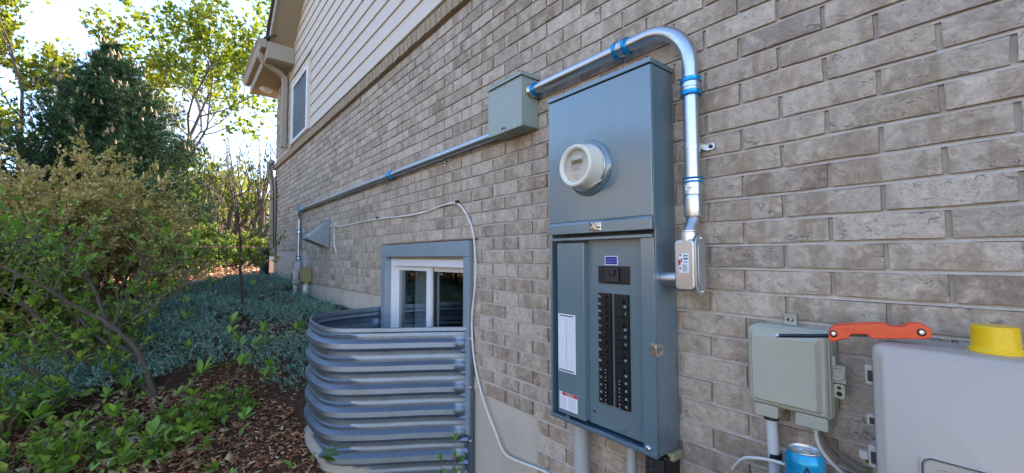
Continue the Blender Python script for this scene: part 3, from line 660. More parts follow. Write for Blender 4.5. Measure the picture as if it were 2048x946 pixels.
# ------------------------------------------------------------------ conduits
def coupling(par, c, d, r=.0228, ln=.052, rings=True):
    c = Vector(c); d = Vector(d).normalized()
    body = obj('coupling', MB().lathe([(r+.001, -ln/2), (r+.005, -ln/2+.002), (r+.005, -.004), (r+.0065, -.003), (r+.0065, .003), (r+.005, .004), (r+.005, ln/2-.002), (r+.001, ln/2)], c, d, 24), M['emt'], par)
    if rings:
        for s in (-1, 1):
            obj('blue_ring', MB().lathe([(r+.002, -.008), (r+.0085, -.007), (r+.0068, 0), (r+.0085, .007), (r+.002, .008)], c+d*s*(ln/2-.006), d, 24), M['bluefilm'], body)
    obj('set_screw', MB().lathe([(.004, 0), (.004, .004)], c+Vector((.0, -r-.005, 0)), (0, -1, 0), 8), M['zinc'], body)
    return body
CY = -.045
run = thing('conduit', (-.9, CY, .742), 'bright steel conduit with blue couplings arching over the meter panel', 'conduit')
path = [(-1.383, CY, .742), (-.795, CY, .742)]
R_ = .152
for k in range(1, 17):
    a = math.pi/2*k/16; path.append((-.795+R_*math.sin(a), CY, .742-R_+R_*math.cos(a)))
path.append((-.643, CY, .19))
obj('pipe', MB().tube(path, .0228, 24), M['emt'], run, angle=50)
coupling(run, (-.893, CY, .742), (1, 0, 0)); coupling(run, (-.643, CY, .520), (0, 0, 1))
b_ = coupling(run, (-.643, CY, .212), (0, 0, 1), rings=False)
obj('blue_ring', MB().lathe([(.023, -.009), (.030, -.008), (.027, 0), (.030, .008), (.023, .009)], (-.643, CY, .231), (0, 0, 1), 24), M['bluefilm'], b_)
obj('bar_code', MB().box(-.652, -.634, CY-.0282, CY-.0276, .200, .214), M['paper'], b_)
obj('compression_nut', MB().lathe([(.020, .118), (.0255, .120), (.0265, .124), (.0265, .180), (.0255, .186), (.020, .187)], (-.643, CY, 0), (0, 0, 1), 24), M['emt'], run)
h_ = obj('box_connector', MB().lathe([(.021, 0), (.029, .001), (.029, .010), (.026, .012), (.026, .022), (.022, .024)], (-1.382, CY, .742), (1, 0, 0), 24), M['emt'], run)
obj('blue_ring', MB().lathe([(.0225, -.007), (.030, -.006), (.027, 0), (.030, .006), (.0225, .007)], (-1.351, CY, .742), (1, 0, 0), 24), M['bluefilm'], h_)
obj('lock_ring', MB().lathe([(.022, 0), (.032, .0005), (.033, .003), (.031, .006), (.022, .006)], (-1.3815, CY, .742), (1, 0, 0), 24), M['brass'], h_)
st = MB().lathe([(.0218, -.009), (.0238, -.009), (.0245, -.004), (.0238, 0), (.0245, .004), (.0238, .009), (.0218, .009)], (-.643, CY, .335), (0, 0, 1), 24)
st.prism(rrect(-.624, -.592, .325, .345, .008), XZ, -.007, -.003).box(-.6235, -.6205, -.030, -.0071, .326, .344)
s_ = obj('strap', st, M['emt'], run, angle=40); obj('screw', MB().lathe([(.006, 0), (.006, .003), (.003, .006)], (-.604, -.0071, .335), (0, -1, 0), 10), M['dark_steel'], s_)
obj('offset_nipple', MB().tube([(-.643, CY, .122), (-.643, CY-.004, .108), (-.642, CY-.020, .086), (-.641, CY-.033, .068), (-.640, CY-.038, .05)], [.0195, .0195, .019, .019, .0195], 20), M['cast'], run)

lb = thing('conduit_elbow', (-.654, -.078, -.11), 'cast aluminium conduit elbow body with shipping label beside the panel', 'conduit fitting')
def stadium(y0, y1, z0, z1, n=10):
    r = (y1-y0)/2; cy = (y0+y1)/2
    return [(cy+r*math.cos(a), z1-r+r*math.sin(a)) for a in np.linspace(0, math.pi, n)]+[(cy+r*math.cos(a), z0+r+r*math.sin(a)) for a in np.linspace(math.pi, 2*math.pi, n)]
obj('body', MB().prism(rrect(-.690, -.626, -.100, .052, .016, 6), XZ, -.106, -.052), M['cast'], lb, .007, seg=3)
obj('hub', MB().lathe([(.026, .035), (.0265, .050), (.0265, .072), (.0245, .074), (.0245, .078), (.021, .079)], (-.655, -.080, 0), (0, 0, 1), 24), M['cast'], lb)
obj('nipple', MB().lathe([(.025, 0), (.025, .056), (.0235, .057)], (-.742, -.078, -.066), (1, 0, 0), 24), M['cast'], lb)
cv = obj('cover', MB().prism(stadium(-.108, -.050, -.112, .064), YZ, -.6255, -.6205), M['castcover'], lb, .0015)
obj('raised_face', MB().prism(stadium(-.099, -.059, -.090, .042), YZ, -.6204, -.6175), M['castcover'], cv, .0015)
for z in (-.101, .053): obj('screw', MB().lathe([(.0055, 0), (.0055, .003), (.003, .005)], (-.6204, -.079, z), (1, 0, 0), 10), M['zinc'], cv)
lab = obj('shipping_label', MB().box(-.6735, -.6430, -.1068, -.1062, -.046, .010), M['paper'], lb)
obj('red_mark', MB().box(-.6755, -.6680, -.1074, -.1069, -.024, -.008), M['red'], lab)
mb = MB()
for z0, z1 in ((.0015, .0045), (-.0075, -.0035), (-.0165, -.0145)): mb.box(-.659, -.646, -.1074, -.1069, z0, z1)
for k in range(7): mb.box(-.662, -.646-random.uniform(0, .006), -.1074, -.1069, -.024-k*.003, -.0229-k*.003)
mb.box(-.6665, -.664, -.1074, -.1069, -.016, -.004).box(-.6715, -.668, -.1074, -.1069, -.037, -.030).box(-.6715, -.667, -.1074, -.1069, .002, .008)
obj('bar_code', mb, M['ink'], lab)

lb.location.x += .015
FY, FZ, FR = -.032, .612, .0225
far = thing('conduit', (-3.7, FY, FZ), 'long galvanized conduit running along the wall from the green box to the corner', 'conduit')
path = [(-1.628, FY, FZ), (-5.80, FY, FZ)]
for k in range(1, 13):
    a = math.pi/2*k/12; path.append((-5.80-.14*math.sin(a), FY, FZ-.14+.14*math.cos(a)))
path.append((-5.94, FY, -.03))
obj('pipe', MB().tube(path, FR, 16), M['galv'], far, angle=50)
for c, d in (((-2.98, FY, FZ), (1, 0, 0)), ((-5.79, FY, FZ), (1, 0, 0)), ((-5.94, FY, .33), (0, 0, 1)), ((-5.94, FY, -.01), (0, 0, 1))): coupling(far, c, d)
for x in (-2.22, -3.12, -4.35):
    s_ = obj('strap', MB().lathe([(.0218, -.010), (.0245, -.010), (.0245, .010), (.0218, .010)], (x, FY, FZ), (1, 0, 0), 16).box(x-.010, x+.010, -.006, -.003, FZ-.055, FZ-.02), M['emt'], far)
    obj('screw', MB().lathe([(.006, 0), (.005, .005)], (x, -.006, FZ-.045), (0, -1, 0), 8), M['dark_steel'], s_)
f1 = thing('conduit_elbow', (-5.95, -.05, -.27), 'silver conduit body at the foot of the far vertical conduit', 'conduit fitting')
obj('body', MB().prism(rrect(-5.995, -5.885, -.275, -.055, .012), XZ, -.085, -.012), M['galv'], f1, .006)
obj('cover', MB().prism(rrect(-6.000, -5.880, -.280, -.050, .012), XZ, -.092, -.0852), M['galv'], f1, .002)
f2 = thing('utility_box', (-5.75, -.06, -.55), 'small grey utility box on a white riser below the far conduit', 'utility box')
obj('body', MB().prism(rrect(-5.80, -5.69, -.335, -.155, .01), XZ, -.14, -.075), M['cast'], f2, .004)
obj('riser', MB().tube([(-5.745, -.10, -.336), (-5.745, -.10, -.62)], .024, 14), M['pvc_white'], f2)
f3 = thing('utility_box', (-5.42, -.06, -.55), 'olive brown utility box on a white riser under the brick step', 'utility box')
obj('body', MB().box(-5.50, -5.36, -.10, -.005, -.285, -.125), M['olive_box'], f3, .003)
obj('cap', MB().box(-5.505, -5.355, -.105, -.004, -.1245, -.118), M['olive_box'], f3, .002)
obj('nut', MB().lathe([(.035, 0), (.035, .03)], (-5.42, -.055, -.3155), (0, 0, 1), 6), M['brass'], f3)
obj('riser', MB().tube([(-5.42, -.055, -.316), (-5.42, -.055, -.66)], .030, 14), M['pvc_white'], f3)

# junction box
jb = thing('junction_box', (-1.505, -.05, .578), 'square sage green junction box between the two conduits', 'junction box')
JX0, JX1, JZ0, JZ1, JY = -1.632, -1.384, .580, .812, -.100
obj('enclosure', MB().box(JX0, JX1, JY+.003, -.003, JZ0, JZ1), M['jbox'], jb, .002)
dr = obj('cover', MB().box(JX0-.001, JX1+.0015, JY-.002, JY+.0028, JZ0-.004, JZ1-.002).box(JX1+.0002, JX1+.0015, JY+.0029, JY+.020, JZ0+.003, JZ1-.003), M['jbox'], jb, .0012)
obj('drip_cap', MB().box(JX0-.006, JX1+.010, JY-.012, -.002, JZ1, JZ1+.004).box(JX0-.006, JX1+.010, JY-.012, JY-.009, JZ1-.012, JZ1-.0001).box(JX1+.0075, JX1+.010, JY-.0089, -.002, JZ1-.012, JZ1-.0001), M['jbox'], jb, .001)
for x in (-1.60, -1.42): obj('screw', MB().lathe([(.004, 0), (.003, .003)], (x, JY-.002, JZ0+.008), (0, -1, 0), 8), M['zinc'], dr)
obj('hasp', MB().tube([(-1.525, JY-.002, JZ0+.010), (-1.518, JY-.010, JZ0+.012), (-1.500, JY-.010, JZ0+.012), (-1.494, JY-.002, JZ0+.010)], .002, 6), M['dark_steel'], dr)
mb = MB()
for x, r in ((-1.575, .016), (-1.51, .022), (-1.44, .016)): mb.tube([(x+r*math.cos(a), -.055+r*math.sin(a), JZ0-.0006) for a in np.linspace(0, 6.2, 24)], .0009, 5)
obj('knockout_ring', mb, M['jbox'], jb)

# vent hood
vent = thing('vent_hood', (-4.7, -.1, .1), 'galvanized wedge shaped dryer vent hood on the brick wall', 'vent hood')
vx0, vx1 = -4.93, -4.69
obj('hood', MB().add([(vx0, -.004, .385), (vx1, -.004, .385), (vx0, -.205, .212), (vx1, -.205, .212), (vx0, -.205, .190), (vx1, -.205, .190), (vx0, -.004, .105), (vx1, -.004, .105)],
    [(0,1,3,2), (2,3,5,4), (1,7,5,3), (0,2,4,6)]), M['vent'], vent, smooth=False).modifiers.new('thick', 'SOLIDIFY').thickness = .0025
obj('wall_flange', MB().box(vx1+.0005, vx1+.028, -.005, -.0025, .085, .405).box(vx0-.028, vx0-.0005, -.005, -.0025, .085, .405).box(vx0, vx1, -.005, -.0025, .386, .405), M['vent'], vent)
obj('duct', MB().lathe([(.075, 0), (.075, .06)], ((vx0+vx1)/2, -.003, .24), (0, -1, 0), 20), M['black'], vent)

# loose white cable across the wall
def wire(name, pts, r, mat, label, cat, group=None, n=8):
    p = catmull([tuple(q) for q in pts], 8); o = obj(name, MB().tube([Vector(q) for q in p], r, n), mat); return tag(o, label, cat, group)
wc = [W(*q, -.012) for q in ((671, 509), (669, 485), (671, 457), (690, 451), (755, 438), (810, 432), (850, 424), (885, 411), (913, 407), (930, 424), (945, 460), (951, 520), (950, 570), (945, 620), (944, 665), (950, 730), (967, 800), (990, 862), (1008, 905), (1035, 922), (1085, 941), (1130, 965), (1180, 985))]
wc[0].y = -.004
cab = wire('cable', wc, .0052, M['cable'], 'thin white cable looping over the wall beside the basement window', 'cable')
for q in ((914, 405), (755, 437), (672, 456)):
    c = W(*q, -.012); obj('clip', MB().box(c.x-.008, c.x+.008, -.021, -.001, c.z-.004, c.z+.012), M['black'], cab)

# conduits and box below the panel
def riser(px, y0, x_top, x_bot, r, label, mat, zt=PZ0-.001):
    t = thing('riser_pipe', (x_bot, y0, -1.45), label, 'pipe')
    zb = float(ground_z(x_bot, -.1))-.05
    obj('pipe', MB().tube([(x_top, y0, zt), (x_top+(x_bot-x_top)*.2, y0, zt-.25), (x_bot, y0, zb)], r, 20), mat, t)
    obj('bushing', MB().lathe([(r+.006, 0), (r+.006, .018)], (x_top, y0, zt-.0185), (0, 0, 1), 20), mat, t)
riser(0, -.062, -1.092, -1.060, .030, 'fat grey plastic riser pipe under the left of the meter panel', M['pvc'])
riser(0, -.062, -.866, -.862, .017, 'thin grey plastic riser pipe under the middle of the meter panel', M['pvc'])
bb = thing('black_box', (-.765, -.05, -.75), 'black plastic box mounted under the right corner of the meter panel', 'box')
obj('body', MB().prism(rrect(-.800, -.728, -.76, -.612, .008), XZ, -.085, -.002), M['black'], bb, .004)
obj('lid', MB().prism(rrect(-.796, -.732, -.755, -.620, .006), XZ, -.091, -.0852), M['blackgrey'], bb, .003)
obj('sealant', MB().box(-.742, -.714, -.060, -.002, -.628, -.604), M['sealant'], bb, .006)
for z in (-.635, -.66): obj('screw', MB().lathe([(.003, 0), (.002, .002)], (-.775, -.0911, z), (0, -1, 0), 8), M['zinc'], bb)

# ------------------------------------------------------------------ sage telephone box
nid = thing('network_box', (-.40, -.04, -.42), 'sage green plastic telephone network box right of the panel', 'utility box')
obj('base', MB().prism(rrect(-.487, -.311, -.386, -.178, .010), XZ, -.042, -.004), M['nid'], nid, .004)
cvr = obj('cover', MB().loft([[(x, y, z) for x, z in rrect(a, b, c, d, r)] for a, b, c, d, r, y in ((-.490, -.317, -.380, -.182, .010, -.0425), (-.490, -.317, -.380, -.182, .010, -.062), (-.486, -.321, -.376, -.186, .010, -.067), (-.481, -.327, -.371, -.192, .008, -.067), (-.476, -.337, -.366, -.204, .006, -.078))]), M['nid'], nid, .0015)
obj('lip', MB().prism(rrect(-.488, -.313, -.384, -.180, .010), XZ, -.0545, -.0485), M['nid'], cvr, .001)
for x0, x1, zb in ((-.478, -.423, -.412), (-.386, -.318, -.412)):
    obj('cable_port', MB().prism(rrect(x0, x1, zb, -.3805, .006), XZ, -.066, -.006), M['nid'], nid, .003)
mb = MB()
for z, a, b in ((-.238, -.442, -.412), (-.246, -.440, -.412), (-.254, -.438, -.410), (-.275, -.385, -.366), (-.290, -.398, -.372), (-.296, -.396, -.378), (-.325, -.388, -.366), (-.358, -.470, -.458)): mb.box(a, b, -.0788, -.0779, z-.0012, z+.0012)
obj('moulded_lettering', mb, M['nid'], cvr)['kind'] = 'stuff'
tb = obj('mounting_tab', MB().box(-.421, -.393, -.010, -.004, -.1775, -.150).box(-.421, -.393, -.016, -.0101, -.153, -.150), M['nid'], nid, .001)
obj('slot', MB().prism(rrect(-.415, -.399, -.168, -.161, .003), XZ, -.0108, -.0102), M['black'], tb); obj('screw', MB().lathe([(.004, 0), (.003, .003)], (-.405, -.0109, -.1645), (0, -1, 0), 8), M['zinc'], tb)
lt = obj('latch_eye', MB().tube([(-.312, -.045, -.262), (-.298, -.045, -.258), (-.290, -.045, -.268), (-.291, -.045, -.282), (-.300, -.045, -.288), (-.312, -.045, -.286)], .0035, 8).box(-.311, -.287, -.043, -.036, -.296, -.256).box(-.311, -.304, -.05, -.044, -.256, -.235), M['nid'], nid)
lt2 = obj('hasp_plate', MB().prism(rrect(-.311, -.289, -.332, -.299, .006), XZ, -.044, -.038), M['nid'], nid, .001)
obj('hole', MB().lathe([(.0055, 0), (.0055, .0008)], (-.300, -.0441, -.321), (0, -1, 0), 14).lathe([(.004, 0), (.004, .0008)], (-.300, -.0441, -.307), (0, -1, 0), 12), M['hole'], lt2)
dn = thing('drop_pipe', (-.435, -.03, -.9), 'pale grey drop pipe below the sage network box', 'pipe')
obj('pipe', MB().tube([(-.450, -.034, -.422), (-.446, -.034, -.55), (-.440, -.034, -1.47)], .0135, 16), M['pvc_white'], dn)
obj('gasket', MB().lathe([(.017, 0), (.018, .006), (.015, .012)], (-.450, -.034, -.4245), (0, 0, 1), 16), M['black'], dn)
obj('collar', MB().lathe([(.0155, 0), (.0155, .02)], (-.4435, -.034, -.53), (0, 0, 1), 16), M['black'], dn)

wire('cable', [(-.352, -.034, -.413), (-.351, -.034, -.44), (-.343, -.034, -.465), (-.325, -.03, -.49), (-.30, -.02, -.515), (-.268, -.012, -.530), (-.252, -.004, -.528)], .0042, M['cable'], 'white cable curving from the network box to the wall hole', 'cable')
wire('cable', [(-.338, -.020, -.413), (-.335, -.020, -.43), (-.322, -.018, -.455), (-.300, -.016, -.475), (-.272, -.012, -.486), (-.252, -.004, -.484)], .0032, M['cable_brown'], 'upper brown cable curving from the network box to the wall hole', 'cable')
wire('cable', [(-.346, -.018, -.413), (-.343, -.018, -.44), (-.328, -.016, -.470), (-.302, -.014, -.492), (-.272, -.012, -.500), (-.254, -.004, -.492)], .0034, M['cable_brown'], 'lower brown cable curving from the network box to the wall hole', 'cable')
wire('cable', [(-.56, -.02, -.60), (-.52, -.05, -.548), (-.48, -.06, -.528), (-.435, -.06, -.520), (-.38, -.05, -.525), (-.33, -.03, -.56), (-.31, -.01, -.62)], .0042, M['cable'], 'white cable passing behind the drop pipe and the blue can', 'cable')
wire('cable', [(-.428, -.052, -.60), (-.425, -.056, -.54), (-.413, -.058, -.508), (-.39, -.055, -.495), (-.36, -.05, -.50), (-.33, -.04, -.54), (-.32, -.01, -.60)], .003, M['cable_green'], 'thin green cable arching behind the blue can', 'cable')
sl = tag(obj('wall_hole', MB().prism([(-.268, -.455), (-.252, -.452), (-.246, -.47), (-.244, -.50), (-.240, -.535), (-.252, -.545), (-.262, -.53), (-.258, -.50), (-.268, -.48)], XZ, -.006, .002), M['sealant'], None, .002), 'crumbling sealed hole in the brick where cables enter', 'wall hole')
obj('opening', MB().prism([(-.266, -.458), (-.255, -.456), (-.253, -.472), (-.263, -.476)], XZ, -.0072, -.0062).prism([(-.262, -.52), (-.246, -.517), (-.244, -.54), (-.258, -.543)], XZ, -.0085, -.0062), M['hole'], sl)

# ------------------------------------------------------------------ large pale enclosure, hand tool, cap, can
WB = thing('plastic_enclosure', (-.03, -.09, -.67), 'large pale grey plastic electrical enclosure at the right', 'enclosure')
ex0, ex1, ez0, ez1 = -.214, .162, -.672, -.174
obj('base', MB().prism(rrect(ex0+.003, ex1-.003, ez0+.003, ez1-.004, .018), XZ, -.105, -.004), M['white_box'], WB, .004)
door = obj('door', MB().loft([[(x, y, z) for x, z in rrect(ex0+i, ex1-i, ez0+i, ez1-i, .013-i*.3, 6)] for i, y in ((0, -.1055), (0, -.160), (.0008, -.170), (.003, -.1745), (.008, -.1775), (.014, -.1790), (.0165, -.1815))]), M['white_box'], WB, angle=55)
obj('recess_line', MB().loft([[(x, y, z) for x, z in rrect(-.146+i, .10-i, -.60+i, -.367-i, .014, 6)] for i, y in ((0, -.1817), (0, -.1835), (.0012, -.1835), (.0012, -.1817))], cap=False), M['blackgrey'], door)
obj('inner_door', MB().loft([[(x, y, z) for x, z in rrect(-.1435+i, .0975-i, -.5975+i, -.3695-i, .013, 6)] for i, y in ((0, -.1817), (.001, -.1845), (.012, -.1845), (.0135, -.1825), (.02, -.1825))]), M['white_box'], door, angle=30)
obj('moulded_rim', MB().loft([[(x, y, z) for x, z in rrect(-.152+i, .106-i, -.606+i, -.361-i, .018, 6)] for i, y in ((0, -.1816), (.003, -.1850), (.0045, -.1850), (.0055, -.1816))], cap=False), M['white_box'], door, angle=60)
for z, h, kind in ((-.240, .040, 0), (-.330, .024, 1), (-.402, .044, 2)):
    c = obj('hinge_clip', MB().prism(rrect(ex0-.014, ex0-.0006, z-h/2, z+h/2, .004), XZ, -.160, -.120), M['white_box'], WB, .0025)
    obj('clip_recess', MB().box(ex0-.0095, ex0-.0008, -.1612, -.1602, z-h*.30, z+h*.24), M['blackgrey'], c)
    if kind == 2: obj('release_tab', MB().box(ex0-.030, ex0-.0142, -.154, -.146, z-.012, z+.004), M['white_box'], c, .001)

TY = -.135
tool = thing('folding_tool', (-.284, TY, -.1662), 'orange folding hex key tool lying across the top of the pale enclosure', 'hand tool')
tz = -.1762
hp = [(-.292, -.006), (-.294, .006), (-.290, .017), (-.280, .023), (-.262, .0255), (-.225, .0275), (-.196, .0275), (-.190, .022), (-.168, .022), (-.162, .0275), (-.142, .0265), (-.131, .020), (-.129, .011), (-.133, .003), (-.145, .0005), (-.222, .0003), (-.229, .008), (-.255, .008), (-.259, .0005), (-.275, -.003), (-.285, -.006)]
hx = [(x, tz+z+.001) for x, z in hp]
obj('handle_side', MB().prism(hx, XZ, TY-.017, TY-.010), M['orange'], tool, .0025)
obj('handle_side', MB().prism(hx, XZ, TY+.010, TY+.017), M['orange'], tool, .0025)
obj('key_stack', MB().prism([(-.286, tz+.0045), (-.276, tz+.019), (-.14, tz+.020), (-.138, tz+.006), (-.222, tz+.004), (-.262, tz+.004)], XZ, TY-.0095, TY+.0095), M['dark_steel'], tool, .001)
ky = obj('hex_key', MB().tube([(-.278, TY+.002, tz+.004), (-.33, TY-.004, tz+.0035), (-.386, TY-.010, tz+.004)], .0042, 6), M['dark_steel'], tool)
obj('tip', MB().tube([(-.3862, TY-.010, tz+.004), (-.392, TY-.0105, tz+.0041)], .0044, 6), M['zinc'], ky)
for x, z in ((-.284, .010), (-.145, .0135)):
    p_ = obj('pivot', MB().lathe([(.0068, 0), (.0068, .0012), (.0045, .0022)], (x, TY-.017, tz+z), (0, -1, 0), 16), M['black'], tool)
    obj('socket', MB().lathe([(.0036, 0), (.0036, .0006), (.0018, .0007), (.0018, .0002)], (x, TY-.0193, tz+z), (0, -1, 0), 12), M['zinc'], p_)
tool.rotation_euler = (0, -.095, .25); tool.scale = (1, 1, 1.14)
for a, b, z0, z1 in ((-.268, -.246, .0135, .0205), (-.198, -.164, .0065, .0125)):
    obj('grip_panel', MB().loft([[(x, y, z) for x, z in rrect(a+i, b-i, tz+z0+i, tz+z1-i, .002, 3)] for i, y in ((0, TY-.0171), (.0006, TY-.0177), (.0012, TY-.0171))], cap=False), M['orange'], tool)
capo = thing('pipe_plug', (-.053, -.10, -.1735), 'bright yellow plastic pipe cap standing on the pale enclosure', 'cap')
cc = (-.052, -.098, -.1745)
obj('shell', MB().lathe([(.0345, 0.0005), (.0348, .006), (.0335, .008), (.0318, .010), (.0305, .046), (.0285, .0485), (.001, .0488)], cc, (0, 0, 1), 40), M['yellow'], capo, angle=30)
obj('rim', MB().lathe([(.0345, .0), (.0362, .0008), (.0362, .0055), (.0345, .0062)], cc, (0, 0, 1), 40, cap=False), M['yellow'], capo, angle=50)

CX, CYY, CZ = -.300, -.288, -.379
can = thing('drink_can', (CX, CYY, CZ-.122), 'bright blue drink can with silver top below the network box', 'can')
obj('body', MB().lathe([(.024, -.121), (.027, -.122), (.0325, -.114), (.0332, -.108), (.0332, -.020), (.0322, -.014), (.0285, -.005), (.0272, -.002)], (CX, CYY, CZ), (0, 0, 1), 40, cap=False), M['can'], can, angle=50)
top = obj('lid', MB().lathe([(.0272, -.0025), (.0280, -.0005), (.0276, .0008), (.0264, .0002), (.0252, -.006), (.0235, -.0065), (.0225, -.0045), (.001, -.0045)], (CX, CYY, CZ), (0, 0, 1), 40, cap=False), M['emt'], can, angle=50)
obj('pull_tab', MB().lathe([(.0075, 0), (.0085, .001), (.0075, .002), (.0045, .002), (.0040, .001), (.0045, 0)], (CX-.006, CYY, CZ-.0040), (0, 0, 1), 20, cap=False).box(CX-.001, CX+.011, CYY-.006, CYY+.006, CZ-.0038, CZ-.002), M['zinc'], top)
obj('mouth', MB().lathe([(.0085, 0), (.0085, .0004), (.001, .0005)], (CX+.011, CYY, CZ-.0044), (0, 0, 1), 20), M['castcover'], top)
me = text('A', .030); fa = math.atan2(CAMP.y-CYY, CAMP.x-CX)+.10
mA = me.copy(); mA.name = 'lettering'
for v in mA.vertices:
    a = fa+v.co.x/.0334; v.co = (CX+.0343*math.cos(a), CYY+.0343*math.sin(a), CZ-.034+v.co.z*1.15)
mA.materials.clear(); link('lettering', mA, M['navy'], can)
gcab = thing('utility_pedestal', (CX, -.33, -1.45), 'grey metal utility pedestal carrying the blue can', 'utility pedestal')
obj('cabinet', MB().box(CX-.12, CX+.14, -.44, -.20, -1.50, CZ-.130), M['pvc'], gcab, .006)
obj('lid', MB().box(CX-.128, CX+.148, -.448, -.192, CZ-.1295, CZ-.1225), M['pvc'], gcab, .002)

# ------------------------------------------------------------------ vegetation helpers
def rand_dirs(rng, n, up=0.0):
    d = rng.normal(size=(n, 3)); d[:, 2] += up; return d/np.linalg.norm(d, axis=1, keepdims=True)
def leaf_mesh(C, A, S, Wd, rng, fold=.25):
    # every leaf: folded blade of four triangles; C base, A axis, S length, Wd width
    n = len(C); S = np.asarray(S).reshape(-1, 1); Wd = np.asarray(Wd).reshape(-1, 1)
    r = rng.normal(size=(n, 3)); B = np.cross(A, r); B /= np.linalg.norm(B, axis=1, keepdims=True)+1e-9; N = np.cross(A, B)
    V = np.stack([C, C+A*S*.5+B*Wd*.5+N*Wd*fold, C+A*S*.55-N*Wd*.02, C+A*S*.5-B*Wd*.5+N*Wd*fold, C+A*S-N*S*.12], 1).reshape(-1, 3)
    b = (np.arange(n)*5)[:, None]
    F = np.concatenate([b+np.array([[0, 1, 2]]), b+np.array([[0, 2, 3]]), b+np.array([[1, 4, 2]]), b+np.array([[2, 4, 3]])], 1).reshape(-1, 3)
    return V, F
def grow(rng, p, d, L, r, lvl, maxl, paths, tips, spread=.7, up=.15, kids=(4, 6), shrink=.62, wob=.14):
    p = np.array(p, float); d = np.array(d, float); n = 5; pts = [p.copy()]; rad = [r]
    for i in range(n):
        d = d+rng.normal(size=3)*wob+np.array([0, 0, up])*.3; d /= np.linalg.norm(d)
        p = p+d*L/n; pts.append(p.copy()); rad.append(max(r*(1-.72*(i+1)/n), .002))
    paths.append((pts, rad))
    if lvl >= maxl:
        tips.append(pts); return
    k = int(rng.integers(kids[0], kids[1]+1)); a0 = rng.uniform(0, 6.28)
    for j in range(k):
        f = .30+.70*(j+rng.uniform(.2, .9))/k; i = min(int(f*n), n-1); q = pts[i]+(pts[i+1]-pts[i])*(f*n-i) if f*n-i <= 1 else pts[i+1]
        t = pts[i+1]-pts[i]; t /= np.linalg.norm(t); a = a0+j*2.4
        u = np.cross(t, [0, 0, 1.0]) if abs(t[2]) < .95 else np.array([1., 0, 0]); u /= np.linalg.norm(u); v = np.cross(t, u)
        nd = t*(1-spread*.55)+(u*math.cos(a)+v*math.sin(a))*spread; nd /= np.linalg.norm(nd)
        grow(rng, q, nd, L*shrink*rng.uniform(.75, 1.15), rad[i]*.62, lvl+1, maxl, paths, tips, spread, up, kids, shrink, wob)
def limbs(name, paths, mat, parent, n0=7):
    V = []; F = []; b = 0
    for pts, rad in paths:
        n = n0 if rad[0] > .03 else (5 if rad[0] > .01 else 3); P = np.array(pts); T = np.gradient(P, axis=0); T /= np.linalg.norm(T, axis=1, keepdims=True)+1e-9
        ref = np.array([.31, .93, .2]); A_ = np.cross(T, ref); A_ /= np.linalg.norm(A_, axis=1, keepdims=True)+1e-9; B_ = np.cross(T, A_)
        th_ = np.arange(n)*2*math.pi/n
        V.append((P[:, None]+(A_[:, None]*np.cos(th_)[None, :, None]+B_[:, None]*np.sin(th_)[None, :, None])*np.array(rad)[:, None, None]).reshape(-1, 3))
        m = len(P)
        for i in range(m-1):
            for j in range(n): F.append((b+i*n+j, b+i*n+(j+1) % n, b+(i+1)*n+(j+1) % n, b+(i+1)*n+j))
        b += m*n
    return np_mesh(name, np.concatenate(V), np.array(F), mat, parent, smooth=True)
def foliage(rng, tips, per, size, wr, spread_r):
    C = []; A = []
    for pts in tips:
        P = np.array(pts); k = rng.integers(0, len(P)-1, per); f = rng.uniform(size=(per, 1)); q = P[k]+(P[k+1]-P[k])*f
        t = P[-1]-P[0]; t /= np.linalg.norm(t)
        d = rand_dirs(rng, per, .1)+t*.7; d /= np.linalg.norm(d, axis=1, keepdims=True)
        C.append(q+rand_dirs(rng, per)*rng.uniform(0, spread_r, (per, 1))); A.append(d)
    C = np.concatenate(C); A = np.concatenate(A); S = size*rng.uniform(.6, 1.3, len(C)); return leaf_mesh(C, A, S, S*wr, rng)
def gz(x, y): return float(ground_z(x, y))

# ------------------------------------------------------------------ trees in the background
def tree(name, seed, base, h, label, cat, leafm, barkm, per, size, maxl=3, spread=.75, up=.12, kids=(5, 7), r0=.11, trunk_f=.5, lean=(0, 0, 1), sr=.22, wr=.7, shrink=.62, group=None):
    rng = np.random.default_rng(seed); t = thing(name, base, label, cat, group); paths = []; tips = []
    grow(rng, np.array(base)-np.array([0, 0, .2]), lean, h*trunk_f, r0, 0, maxl, paths, tips, spread, up, kids, shrink)
    limbs('trunk', paths, barkm, t)
    if per:
        V, F = foliage(rng, tips, per, size, wr, sr); o = np_mesh('crown', V, F, leafm, t)
    return t
def at(px, X):                                                   # ground position along the column px, X metres up the wall direction
    d = ray(px, 513); k = -X/d.x; return (-X, -DIST+d.y*k)
def placed(px, X): x, y = at(px, X); return (x, y, gz(x, y))
tree('maple_tree', 11, placed(318, 18.5), 13.0, 'tall open maple with fresh yellow green leaves behind the dark pine', 'tree', M['mapleleaf'], M['bark'], 32, .17, maxl=3, spread=.62, up=.16, kids=(6, 7), r0=.11, trunk_f=.52, sr=.30, shrink=.56)
tree('maple_tree', 29, placed(20, 17.5), 11.0, 'yellow green young tree at the far left edge', 'tree', M['yellowleaf'], M['bark'], 85, .14, maxl=3, spread=.62, up=.3, kids=(5, 6), r0=.08, trunk_f=.6, sr=.25, shrink=.5)
tree('distant_tree', 41, placed(405, 34), 9.5, 'bright yellow green tree behind the neighbouring house', 'tree', M['yellowleaf'], M['bark'], 40, .28, maxl=2, spread=.8, up=.2, kids=(8, 10), r0=.14, trunk_f=.5, sr=.7)
tree('distant_tree', 43, placed(455, 38), 9.5, 'yellow green tree partly hidden by the pruned trees', 'tree', M['yellowleaf'], M['bark'], 40, .28, maxl=2, spread=.8, up=.2, kids=(8, 10), r0=.14, trunk_f=.5, sr=.7)
